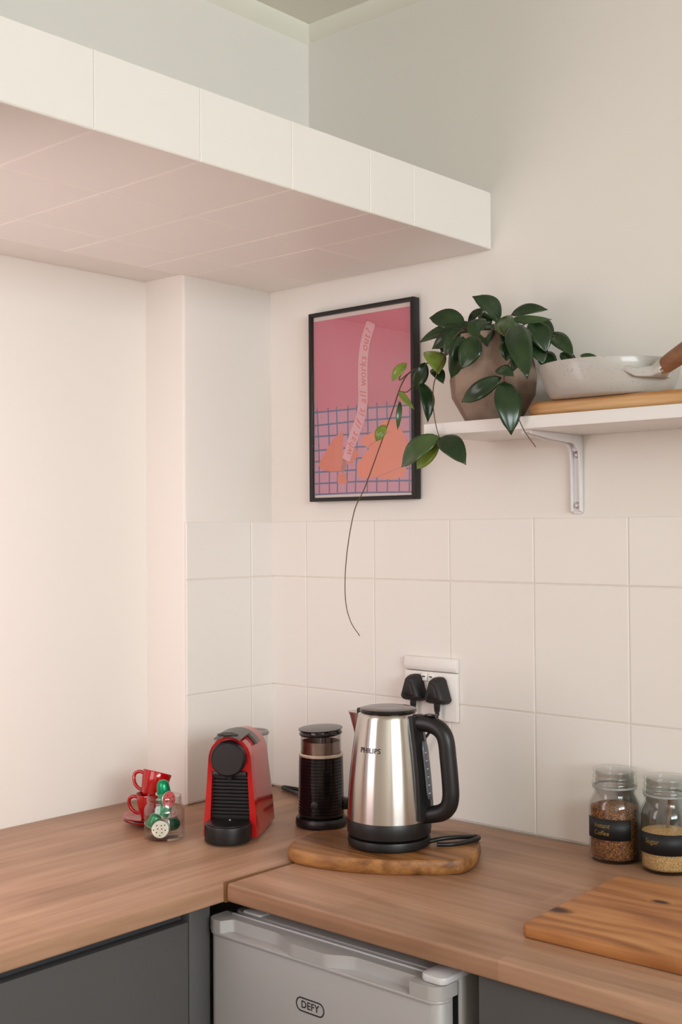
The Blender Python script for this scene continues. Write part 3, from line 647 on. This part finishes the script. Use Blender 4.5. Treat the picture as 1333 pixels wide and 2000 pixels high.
# lever over the top
M_lever = mat('lever_grey', srgb(96, 90, 86), 0.35, metal=0.3)
def arcstrip(name, y0, y1, a0, a1, lift0, lift1, thick, par, m, ns=10):
    q = MB(); V = []
    for (yy, lf) in ((y0, lift0), ((y0 + y1) / 2, (lift0 + lift1) / 2 + 0.001), (y1, lift1)):
        for lay in (0, 1):
            for i in range(ns + 1):
                a = math.radians(a0 + (a1 - a0) * i / ns); rx, rz = 0.0420 + lf + lay * thick, 0.0440 + lf + lay * thick
                V.append((rx * math.sin(a), yy, 0.150 + rz * math.cos(a)))
    k = ns + 1; Fc = []
    for s_ in range(2):
        o_ = s_ * 2 * k
        for i in range(ns):
            Fc.append((o_ + i, o_ + i + 1, o_ + 2 * k + i + 1, o_ + 2 * k + i)); Fc.append((o_ + k + i, o_ + k + i + 1, o_ + 3 * k + i + 1, o_ + 3 * k + i))
        Fc.append((o_, o_ + k, o_ + 3 * k, o_ + 2 * k)); Fc.append((o_ + ns, o_ + k + ns, o_ + 3 * k + ns, o_ + 2 * k + ns))
    for o_ in (0, 4 * k):
        for i in range(ns): Fc.append((o_ + i, o_ + i + 1, o_ + k + i + 1, o_ + k + i))
    q.add(V, Fc); return q.build(name, m, par, smooth=35)
lv = arcstrip('lever', -0.022, 0.050, -33, 33, 0.003, 0.0045, 0.004, em, M_lever)
arcstrip('lever_collar', 0.046, 0.074, -62, 62, 0.0008, 0.0008, 0.005, em, M_lever)
ns = 20
MB().lathe([(0.0135, 0), (0.0165, 0.0008), (0.0165, 0.0022), (0.0120, 0.0038), (0.0, 0.0004)], 24, Matrix.Translation((0, -0.017, 0.1985)) @ Matrix.Rotation(math.radians(4), 4, 'X') @ Matrix.Diagonal((1.25, 0.75, 1, 1))).build('lever_grip', M_black, lv)
# water tank at the back
tk = MB().lathe([(0, 0.03), (0.034, 0.03), (0.0345, 0.170), (0.0330, 0.170), (0.0325, 0.032), (0, 0.032)], 36, Matrix.Translation((0, 0.170, 0))).build('water_tank', M_glass, em)
MB().lathe([(0.030, 0.170), (0.0365, 0.170), (0.0370, 0.174), (0.0350, 0.177), (0.031, 0.177), (0.0300, 0.1745), (0, 0.174)], 36, Matrix.Translation((0, 0.170, 0))).build('tank_lid', mat('tank_lid_grey', srgb(140, 134, 130), 0.35), tk)
MB().box((-0.030, 0.14, 0.0), (0.030, 0.20, 0.029)).build('tank_base', M_black, em, 0.003)

# ------------------------------------------------------------------ red cups and saucers
CC = (0.0646, -0.414)
def saucer(z, label):
    o = MB().lathe([(0, 0), (0.030, 0), (0.032, 0.0015), (0.046, 0.0050), (0.0555, 0.0095), (0.0562, 0.0108), (0.0550, 0.0112), (0.044, 0.0072), (0.030, 0.0042), (0.0, 0.0040)], 48).build('saucer', M_redcup)
    o.location = (*CC, z); tag(o, label, 'saucer', 'red saucers'); return o
saucer(0.0, 'red saucer lying on the worktop, lower of the pair'); saucer(0.0060, 'red saucer directly under the lower espresso cup')
Rvec = Vector((0.617, 0.79, 0)); Tvec = Vector((0.79, -0.617, 0))
def cup(label):
    t = thing('espresso_cup', (*CC, 0.0105), label, 'cup', 0, 'red espresso cups')
    MB().lathe([(0, 0.0015), (0.0175, 0.0), (0.0190, 0.0005), (0.0205, 0.004), (0.0245, 0.017), (0.0275, 0.032), (0.0295, 0.048), (0.0290, 0.0490), (0.0280, 0.048), (0.0258, 0.032), (0.0225, 0.017), (0.018, 0.006), (0, 0.005)], 44).build('bowl', M_redcup, t)
    hpth = [(-0.0272, 0, 0.041), (-0.035, 0, 0.0425), (-0.0430, 0, 0.038), (-0.0445, 0, 0.029), (-0.0400, 0, 0.0185), (-0.0320, 0, 0.0115), (-0.0225, 0, 0.0085)]
    MB().tube(catmull(hpth, 6), 0.0036, 10, scale=(1.0, 1.25)).build('handle', M_redcup, t, smooth=60)
    return t
angR = math.atan2(Rvec.y, Rvec.x)
c1 = cup('red espresso cup standing upright on the saucers'); c1.rotation_euler = (0, 0, angR - 0.25)
c2 = copy_tree(c1); c2['label'] = 'red espresso cup stacked tilted on top of the other cup'
tilt = Matrix.Rotation(math.radians(14), 4, Tvec.cross(Vector((0, 0, 1))).cross(Vector((0, 0, 1))).normalized())
tl = Matrix.Rotation(math.radians(-15), 4, Tvec)
d_ = tl @ Matrix.Rotation(angR - 0.25, 4, 'Z')
if (d_ @ Vector((1, 0, 0))).z > 0: tl = Matrix.Rotation(math.radians(15), 4, Tvec); d_ = tl @ Matrix.Rotation(angR - 0.25, 4, 'Z')
d_ = Matrix.Rotation(math.radians(10), 4, Rvec if (Matrix.Rotation(math.radians(10), 3, Rvec) @ Vector((0, 0, 1))).dot(Tvec) < 0 else -Rvec) @ d_
d_.translation = Vector((CC[0], CC[1], 0.0535)) + Rvec * 0.001 + Tvec * 0.003
c2.matrix_world = d_

# ------------------------------------------------------------------ glass jar of coffee capsules
JC = Vector((0.172, -0.4686, 0)); T_ = Vector((0.77, -0.64, 0)).normalized(); R_ = Vector((0.64, 0.77, 0)).normalized(); Z_ = Vector((0, 0, 1))
jar = thing('glass_jar', JC, 'small open glass jar holding coffee capsules in front of the red cups', 'jar')
MB().lathe([(0, 0.0), (0.034, 0.0), (0.0375, 0.002), (0.0388, 0.006), (0.0388, 0.052), (0.0375, 0.058), (0.0335, 0.064), (0.0325, 0.067), (0.0337, 0.0685), (0.0325, 0.0705), (0.0337, 0.073), (0.0325, 0.076), (0.0330, 0.079), (0.0320, 0.0805), (0.0308, 0.0795), (0.0308, 0.066), (0.0350, 0.057), (0.0364, 0.052), (0.0364, 0.008), (0.034, 0.0045), (0, 0.0045)], 48).build('bowl', M_jarglass, jar, smooth=60)
M_cgreen = mat('capsule_green', srgb(20, 138, 92), 0.25, metal=0.5); M_cdark = mat('capsule_dark', srgb(14, 82, 60), 0.25, metal=0.5)
M_fwhite = mat('foil_cream', srgb(226, 216, 200), 0.4); M_fpink = mat('foil_pink', srgb(206, 92, 92), 0.4); M_seed = mat('foil_seed', srgb(60, 42, 40), 0.5); M_rim = mat('foil_rim', srgb(205, 208, 200), 0.25, metal=0.8)
def capsule(t, r, z, nrm, mb, mfoil, label, spin=0.0, seeds=7):
    c = thing('coffee_capsule', JC + T_ * t + R_ * r + Z_ * z, label, 'coffee capsule', 0, 'coffee capsules in the jar')
    # local +z is the foil side
    c.rotation_mode = 'QUATERNION'; c.rotation_quaternion = nrm.normalized().to_track_quat('Z', 'Y')
    MB().lathe([(0.0135, -0.001), (0.0132, -0.004), (0.0118, -0.018), (0.0098, -0.0225), (0.006, -0.0255), (0, -0.0262)], 28).build('body', mb, c)
    MB().lathe([(0.0135, -0.0012), (0.0160, -0.0012), (0.0166, -0.0006), (0.0160, 0.0002), (0.0145, 0.0003)], 28).build('rim', M_rim, c)
    fl = MB().lathe([(0.0152, 0.0000), (0.0150, 0.0005), (0, 0.0008)], 28).build('foil', mfoil, c)
    q = MB()
    for i in range(seeds):
        a = spin + i * 2.39996; rr = 0.0128 * math.sqrt((i + 0.5) / seeds); ca = a * 1.7
        q.add([(rr * math.cos(a) + 0.0013 * math.cos(ca + k * PI / 4) * (1 if k % 4 else 1.3), rr * math.sin(a) + 0.0013 * math.sin(ca + k * PI / 4), 0.0011) for k in range(8)], [tuple(range(8))])
    q.build('seed_print', M_seed, fl, smooth=0)
    return c
capsule(0.0305, -0.008, 0.0220, T_ + R_ * 0.08 + Z_ * 0.05, M_cgreen, M_fwhite, 'capsule with cream seed-dotted foil facing out at the jar front', 0.4, 10)
capsule(-0.008, 0.004, 0.0215, -R_ + T_ * 0.35, M_cdark, M_fwhite, 'dark green capsule lying on its side at the right of the jar', 0)
capsule(-0.006, -0.004, 0.0445, -Z_ * 0.8 - R_ * 0.45 - T_ * 0.25, M_cgreen, M_fwhite, 'green capsule in the middle of the jar above the cream foil', 0)
capsule(0.0135, 0.0085, 0.0735, T_ * 0.75 + R_ * 0.62 + Z_ * 0.06, M_cgreen, M_fpink, 'capsule with pink watermelon-print foil at the jar mouth', 1.0, 7)
capsule(-0.017, -0.0005, 0.0800, -Z_ + R_ * 0.12 - T_ * 0.1, M_cgreen, M_fwhite, 'green capsule standing dome up on top of the jar', 0)
capsule(-0.012, -0.0230, 0.0200, -T_ * 0.2 - R_ * 0.4 - Z_, M_cgreen, M_fwhite, 'green capsule at the bottom left of the jar', 0)

# ------------------------------------------------------------------ storage jars
def storage_jar(x, y, label, lvl, cm, clabel, cname, text, a0, a1, zb, zt):
    t = thing('storage_jar', (x, y, 0), label, 'jar', 0, 'glass storage jars')
    MB().lathe([(0, 0), (0.040, 0), (0.0435, 0.002), (0.0450, 0.007), (0.0450, 0.094), (0.0435, 0.102), (0.0395, 0.110), (0.0362, 0.116), (0.0355, 0.122), (0.0380, 0.124), (0.0380, 0.127), (0.0345, 0.1275), (0.0335, 0.116), (0.0370, 0.109), (0.0412, 0.100), (0.0428, 0.093), (0.0428, 0.008), (0.040, 0.005), (0, 0.005)], 56).build('bowl', M_glass, t, smooth=60)
    MB().lathe([(0.0345, 0.1278), (0.0392, 0.1278), (0.0396, 0.1292), (0.0392, 0.1306), (0.0345, 0.1306)], 48).build('gasket', mat('gasket', srgb(150, 152, 150), 0.3), t)
    MB().lathe([(0.0345, 0.1310), (0.0392, 0.1312), (0.0402, 0.1340), (0.0390, 0.1375), (0.0365, 0.1400), (0.0368, 0.1420), (0.0385, 0.1445), (0.0380, 0.1475), (0.0360, 0.1490), (0.0365, 0.1530), (0.0378, 0.1560), (0.0370, 0.1590), (0.0345, 0.1600), (0.0, 0.1592), (0.0, 0.1560), (0.033, 0.156), (0.0335, 0.135), (0.0335, 0.131)], 56).build('lid', M_lidglass, t, smooth=60)
    view = math.atan2(-1.9499 - y, 1.9503 - x)
    q = MB(); V = []; ns = 28; rr = 0.0454
    for i in range(ns + 1):
        a = view + math.radians(a0 + (a1 - a0) * i / ns)
        V += [(rr * math.cos(a), rr * math.sin(a), zb), (rr * math.cos(a), rr * math.sin(a), zt)]
    q.add(V, [(2 * i, 2 * i + 2, 2 * i + 3, 2 * i + 1) for i in range(ns)])
    lb = q.build('label', mat('label_black', srgb(20, 21, 24), 0.55), t, smooth=60, solid=0.0003)
    q = MB()
    for (s_, da, dz, sz) in text:
        v, f = text_mb(s_, sz, 0.0, shear=0.12)
        q.add([((rr + 0.0004) * math.cos(view + math.radians(da) + a / rr), (rr + 0.0004) * math.sin(view + math.radians(da) + a / rr), (zb + zt) / 2 + dz + b) for a, b, c in v], f)
    q.build('handwriting', mat('gold_ink', srgb(140, 112, 48), 0.5), lb, smooth=0)
    # contents
    q = MB(); prof = [(0, 0.0056), (0.039, 0.0056), (0.0416, 0.0095), (0.0422, 0.012)]
    for k in range(1, 9): prof.append((0.0422, 0.012 + (min(lvl, 0.093) - 0.012) * k / 8))
    prof += [(0.030, lvl + 0.001), (0.015, lvl + 0.0035), (0, lvl + 0.003)]
    q.lathe(prof, 48); c = q.build(cname, cm, None, smooth=60); c.location = (x, y, 0)
    tag(c, clabel, cname.replace('_', ' '), None, 'stuff'); return t
def granules(name, c1, c2, c3, scale):
    M = bpy.data.materials.new(name); M.use_nodes = True; nt = M.node_tree; b = nt.nodes['Principled BSDF']; b.inputs['Roughness'].default_value = 0.8
    tc = nt.nodes.new('ShaderNodeTexCoord'); v = nt.nodes.new('ShaderNodeTexVoronoi'); v.inputs['Scale'].default_value = scale; nt.links.new(tc.outputs['Object'], v.inputs['Vector'])
    sp = nt.nodes.new('ShaderNodeSeparateColor'); nt.links.new(v.outputs['Color'], sp.inputs[0])
    r = nt.nodes.new('ShaderNodeValToRGB'); e = r.color_ramp.elements; e[0].color = c1; e[1].color = c3; e[0].position = 0.15; e[1].position = 0.95; k = e.new(0.6); k.color = c2
    nt.links.new(sp.outputs[0], r.inputs[0]); nt.links.new(r.outputs[0], b.inputs['Base Color'])
    bp = nt.nodes.new('ShaderNodeBump'); bp.inputs['Strength'].default_value = 0.8; bp.inputs['Distance'].default_value = 0.001; nt.links.new(v.outputs['Distance'], bp.inputs['Height']); nt.links.new(bp.outputs[0], b.inputs['Normal'])
    return M
M_coffee = granules('coffee_granules', srgb(70, 34, 15), srgb(122, 68, 30), srgb(176, 116, 58), 620)
M_sugar = granules('brown_sugar', srgb(176, 128, 76), srgb(206, 160, 104), srgb(228, 190, 138), 800)
storage_jar(0.9005, -0.0475, 'glass storage jar of instant coffee against the tiled wall', 0.0965, M_coffee, 'dark brown instant coffee granules inside the storage jar', 'instant_coffee', [('Instant', -31, 0.0065, 0.0112), ('Coffee', -32, -0.0065, 0.0112)], -80, 36, 0.042, 0.078)
storage_jar(1.0010, -0.0505, 'glass storage jar of brown sugar at the right edge', 0.066, M_sugar, 'pale brown sugar inside the right storage jar', 'brown_sugar', [('Sugar', -34, 0.004, 0.0120)], -78, 38, 0.034, 0.069)
spn = MB(); P0 = Vector((0.998, -0.045, 0.060)); P1 = Vector((1.004, -0.040, 0.118))
spn.tube([P0, P0.lerp(P1, 0.4), P0.lerp(P1, 0.8), P1], [0.0022, 0.0032, 0.0050, 0.0058], 10, scale=(1, 0.4))
tag(spn.build('spoon', mat('spoon_brown', srgb(110, 78, 56), 0.4), None, smooth=60), 'brown spoon handle standing in the jar of sugar', 'spoon')

# ------------------------------------------------------------------ chopping board
M_chop = wood('pine_board', srgb(138, 82, 42), srgb(178, 118, 68), srgb(198, 142, 90), 'x', 0.5, 60, 10, knots=((1.002 - 1.218, -0.407 + 0.339, 0.026), (1.107 - 1.218, -0.2775 + 0.339, 0.0155)), contrast=1.15)
ch = MB().prism(rrect(-0.226, -0.154, 0.25, 0.154, 0.012, 5), 0, 0.020).build('chopping_board', M_chop, None, 0.005, 3)
ch.location = (1.218, -0.339, 0.0); ch.rotation_euler = (0, 0, math.radians(2.0))
tag(ch, 'pine chopping board with dark knots lying on the right worktop', 'chopping board')

# ------------------------------------------------------------------ pan on its board, on the shelf
SZ = 0.78
M_rest = wood('acacia', srgb(142, 92, 50), srgb(186, 136, 86), srgb(212, 168, 118), 'x', 0.45, 80, 24, contrast=1.7)
wb = MB().prism(rrect(-0.145, -0.082, 0.30, 0.082, 0.035, 8), 0, 0.026).build('serving_board', M_rest, None, 0.008, 4)
wb.location = (0.945, -0.100, SZ); tag(wb, 'light wooden board lying on the shelf under the frying pan', 'wooden board')
M_pan = mat('pan_enamel', srgb(182, 177, 169), 0.35, noise=(420, srgb(108, 100, 92), 0.64, 0.74), coat=0.3)
PC = (0.940, -0.122); PZ = SZ + 0.0262
pan = thing('frying_pan', (*PC, PZ), 'pale speckled frying pan with wooden handle on the shelf', 'pan')
MB().lathe([(0, 0), (0.092, 0), (0.100, 0.003), (0.109, 0.018), (0.1155, 0.038), (0.1190, 0.0555), (0.1185, 0.0575), (0.1168, 0.0572), (0.112, 0.038), (0.104, 0.018), (0.096, 0.006), (0, 0.004)], 72).build('bowl', M_pan, pan, smooth=60)
hd = Vector((0.911, -0.418, 0)).normalized(); hs = Vector((-hd.y, hd.x, 0))
def hpnt(d, z): return tuple(hd * d + Vector((0, 0, z)))
q = MB(); V = []; k = 0
# metal bracket: flared plate on the pan wall narrowing to the ferrule
rowsb = [(0.1130, 0.038, 0.050, 0.005), (0.1205, 0.030, 0.036, 0.007), (0.132, 0.031, 0.016, 0.009), (0.146, 0.038, 0.012, 0.011)]
for d, z, wv, hgt in rowsb:
    for a, b in ((-1, -1), (1, -1), (1, 1), (-1, 1)):
        dd = d - (wv ** 2) * 3.6 if d < 0.13 else d
        V.append(tuple(hd * dd + hs * wv * a + Vector((0, 0, z + hgt * b))))
q.add(V, [(i * 4 + j, i * 4 + (j + 1) % 4, (i + 1) * 4 + (j + 1) % 4, (i + 1) * 4 + j) for i in range(3) for j in range(4)] + [(0, 1, 2, 3), (12, 13, 14, 15)])
q.build('handle_bracket', M_pan, pan, 0.002, 2)
MB().tube([hpnt(0.140, 0.0365), hpnt(0.150, 0.040)], [0.0125, 0.0135], 18).build('ferrule', mat('chrome', srgb(225, 222, 220), 0.12, metal=1.0), pan)
M_hw = wood('handle_wood', srgb(96, 60, 38), srgb(132, 88, 60), srgb(158, 112, 80), 'x', 0.45, 70, 24, contrast=1.2)
MB().tube(catmull([hpnt(0.149, 0.0395), hpnt(0.175, 0.048), hpnt(0.22, 0.062), hpnt(0.27, 0.074), hpnt(0.31, 0.080)], 6), [0.0135 + 0.0015 * math.sin(i / 24 * PI) for i in range(25)], 18, scale=(1.05, 0.95)).build('handle', M_hw, pan, smooth=60)

# ------------------------------------------------------------------ potted hoya
pot0 = Vector((0.685, -0.100, SZ))
pp = thing('potted_hoya', pot0, 'trailing hoya with dark waxy leaves in a faceted brown concrete pot', 'plant')
M_pot = mat('concrete', srgb(150, 128, 112), 0.85, noise=(30, srgb(128, 106, 92), 0.4, 0.7), bump=(120, 0.3, 0.0015))
NS = 8
q = MB(); V = []
pl = [(0.050, 0.0), (0.0800, 0.052), (0.0835, 0.085), (0.0690, 0.166), (0.0610, 0.166), (0.0620, 0.146), (0.0, 0.146)]
q.lathe(pl, NS, Matrix.Rotation(math.radians(22), 4, 'Z')); q.add([(0.050 * math.cos(math.radians(22) + 2 * PI * i / NS), 0.050 * math.sin(math.radians(22) + 2 * PI * i / NS), 0) for i in range(NS)], [tuple(range(NS - 1, -1, -1))])
q.build('pot', M_pot, pp, 0.0015, 2, smooth=20)
MB().lathe([(0.0605, 0.1465), (0.03, 0.151), (0, 0.152)], 20).build('soil', mat('soil', srgb(52, 38, 30), 0.95, bump=(200, 0.8, 0.003)), pp)
LEAVES = [
((0.7003,-0.1,0.971),(0.6676,-0.14,1.0166),0.0343,0),((0.6293,-0.11,0.9745),(0.5594,-0.13,0.9913),0.0332,0),((0.615,-0.08,0.98),(0.6499,-0.07,1.0065),0.0137,0),
((0.7199,-0.09,0.9823),(0.7807,-0.06,0.988),0.0208,0),((0.7298,-0.1,0.9722),(0.8077,-0.09,0.9629),0.0131,1),((0.7714,-0.15,0.9533),(0.8251,-0.2,0.8438),0.0378,0),
((0.7684,-0.1,0.9618),(0.8014,-0.1,0.9013),0.0334,0),((0.7919,-0.07,0.943),(0.8453,-0.08,0.8942),0.0260,0),((0.7998,-0.05,0.9068),(0.8289,-0.04,0.8804),0.0188,0),
((0.8297,-0.03,0.902),(0.8753,-0.02,0.8816),0.0121,1),((0.7674,-0.07,0.9061),(0.798,-0.06,0.8796),0.0282,0),((0.6399,-0.12,0.9623),(0.5484,-0.15,0.9419),0.0243,0),
((0.647,-0.13,0.9535),(0.5878,-0.16,0.9249),0.0260,0),((0.6675,-0.17,0.9388),(0.6462,-0.18,0.8626),0.0301,0),((0.7043,-0.18,0.9335),(0.6815,-0.195,0.8748),0.0334,0),
((0.6879,-0.14,0.9732),(0.6938,-0.17,0.9312),0.0300,0),((0.7341,-0.14,0.9693),(0.78,-0.18,0.9185),0.0294,1),((0.7725,-0.18,0.9175),(0.7744,-0.19,0.8809),0.0271,0),
((0.7926,-0.18,0.9),(0.7915,-0.195,0.8598),0.0171,0),((0.7627,-0.2,0.8675),(0.8044,-0.21,0.8492),0.0197,0),((0.7745,-0.205,0.8506),(0.6954,-0.215,0.8118),0.0254,0),
((0.7832,-0.21,0.8422),(0.807,-0.225,0.746),0.0382,0),((0.6456,-0.215,0.7532),(0.5609,-0.22,0.7006),0.0358,1),((0.6456,-0.215,0.7514),(0.7115,-0.225,0.6989),0.0331,0),
((0.6406,-0.21,0.7416),(0.5892,-0.21,0.6969),0.0245,2),((0.5781,-0.16,0.922),(0.6181,-0.18,0.8728),0.0326,2),((0.5875,-0.16,0.8872),(0.6222,-0.17,0.8552),0.0192,0),
((0.5641,-0.15,0.9031),(0.5401,-0.15,0.8523),0.0225,0),((0.5538,-0.15,0.8658),(0.5767,-0.16,0.7873),0.0214,0),((0.5193,-0.15,0.9065),(0.4901,-0.16,0.8725),0.0168,2),
((0.4997,-0.15,0.8537),(0.5411,-0.155,0.8145),0.0099,2),((0.5021,-0.15,0.8336),(0.4992,-0.155,0.7778),0.0089,1),((0.4656,-0.15,0.7902),(0.4447,-0.155,0.7589),0.0171,2),
((0.6822,-0.1,0.9905),(0.6738,-0.13,0.959),0.0191,0),((0.7778,-0.13,0.9467),(0.7839,-0.17,0.8956),0.0274,0),((0.7705,-0.09,0.9337),(0.7947,-0.1,0.8816),0.0279,0),
((0.621,-0.13,0.9556),(0.6019,-0.15,0.9167),0.0232,0),((0.655,-0.15,0.957),(0.628,-0.175,0.905),0.030,0),((0.74,-0.12,0.965),(0.757,-0.165,0.905),0.030,0),((0.70,-0.13,0.962),(0.722,-0.17,0.915),0.027,0),((0.76,-0.08,0.968),(0.80,-0.07,0.935),0.026,0),((0.645,-0.10,0.968),(0.598,-0.12,0.958),0.024,0),((0.67,-0.09,0.965),(0.64,-0.07,1.0),0.020,0),((0.6818,-0.12,0.9593),(0.7228,-0.16,0.9263),0.0207,0)]
STEMS = [
[(0.6667,-0.12,0.9315),(0.6389,-0.13,0.9632),(0.6041,-0.14,0.9176),(0.5628,-0.15,0.8993),(0.5254,-0.15,0.8871),(0.5036,-0.15,0.8623),(0.484,-0.15,0.819),(0.4576,-0.15,0.7645),(0.4117,-0.15,0.6714),(0.3816,-0.15,0.6209),(0.3602,-0.15,0.5284),(0.3567,-0.15,0.4479),(0.37,-0.15,0.4021),(0.3942,-0.15,0.3737)],
[(0.675,-0.14,0.9301),(0.655,-0.165,0.9495),(0.6159,-0.185,0.8687),(0.6246,-0.205,0.8143),(0.6362,-0.213,0.7754),(0.6456,-0.215,0.7514)],
[(0.7205,-0.12,0.9323),(0.755,-0.175,0.945),(0.7864,-0.19,0.8932),(0.7799,-0.205,0.8474),(0.8051,-0.215,0.7999),(0.8287,-0.22,0.7556),(0.853,-0.22,0.7236)],
[(0.7061,-0.1,0.9327),(0.7685,-0.1,0.9627),(0.8002,-0.08,0.939),(0.8198,-0.06,0.9055),(0.8422,-0.03,0.882)],
[(0.6874,-0.1,0.9319),(0.6957,-0.1,0.9697),(0.7003,-0.1,0.971)],
[(0.6989,-0.1,0.9314),(0.7152,-0.09,0.9733),(0.7221,-0.09,0.982)],
[(0.66,-0.1,0.9319),(0.64,-0.11,0.965),(0.6293,-0.11,0.9745)],
[(0.5254,-0.15,0.8871),(0.4999,-0.15,0.8756),(0.5193,-0.15,0.9065)],
[(0.5628,-0.15,0.8993),(0.525,-0.15,0.8535),(0.501,-0.15,0.8536)]]
def leafmat(name, c, c2):
    M = mat(name, c, 0.22, spec=0.5, noise=(26, c2, 0.35, 0.75)); M.node_tree.nodes['Principled BSDF'].inputs['Subsurface Weight'].default_value = 0.0; return M
LM = [leafmat('leaf_dark', srgb(26, 46, 24), srgb(44, 66, 34)), leafmat('leaf_mid', srgb(52, 76, 40), srgb(70, 90, 48)), leafmat('leaf_light', srgb(92, 116, 36), srgb(124, 138, 56))]
CAMP = Vector((1.9503, -1.9499, 0.5841))
def leaf(Bp, Tp, w, tone, i):
    rnd = random.Random(i * 13 + 5)
    Bp, Tp = Vector(Bp), Vector(Tp); ax = Tp - Bp; Ln = ax.length; ax.normalize()
    face = Vector((0.62, -0.78, 0.12)) + Vector((rnd.uniform(-.35, .35), rnd.uniform(-.2, .2), rnd.uniform(0.0, .55)))
    nr = (face - ax * face.dot(ax)).normalized(); sd = ax.cross(nr).normalized()
    bow = Ln * rnd.uniform(0.08, 0.16); sidebow = Ln * rnd.uniform(-0.06, 0.06); fold = rnd.uniform(0.18, 0.40)
    q = MB(); V = []; n1, n2 = 12, 6
    w = w / 2 * 1.28
    for a in range(n1 + 1):
        t = a / n1
        prof = (math.sin(PI * min(1, t * 1.02) ** 0.85)) ** 0.72 if 0 < t < 1 else 0
        prof = max(prof, 0.02); hwid = w * prof
        if t > 0.85: hwid *= 1 - 0.35 * (t - 0.85) / 0.15
        cpt = Bp + ax * Ln * t + nr * bow * math.sin(PI * t) + sd * sidebow * math.sin(PI * t)
        for b in range(n2 + 1):
            s_ = -1 + 2 * b / n2
            V.append(cpt + sd * hwid * s_ + nr * (abs(s_) * hwid * fold * (1 - 0.5 * abs(s_))) - pot0)
    V = [v if not False else v for v in V]
    q.add(V, [(a * (n2 + 1) + b, a * (n2 + 1) + b + 1, (a + 1) * (n2 + 1) + b + 1, (a + 1) * (n2 + 1) + b) for a in range(n1) for b in range(n2)])
    return q.build('leaf', LM[tone], pp, smooth=75, solid=0.0009)
for i, (b, t, w, k) in enumerate(LEAVES): leaf(b, t, w, k, i)
M_stem = mat('stem_brown', srgb(84, 62, 44), 0.6)
for i, st in enumerate(STEMS):
    P = catmull([Vector(a) - pot0 for a in st], 6)
    rr = [(0.0016 if i == 0 else 0.0014) * (1 - 0.5 * j / len(P)) for j in range(len(P))]
    MB().tube(P, rr, 7).build('stem', M_stem, pp, smooth=60)
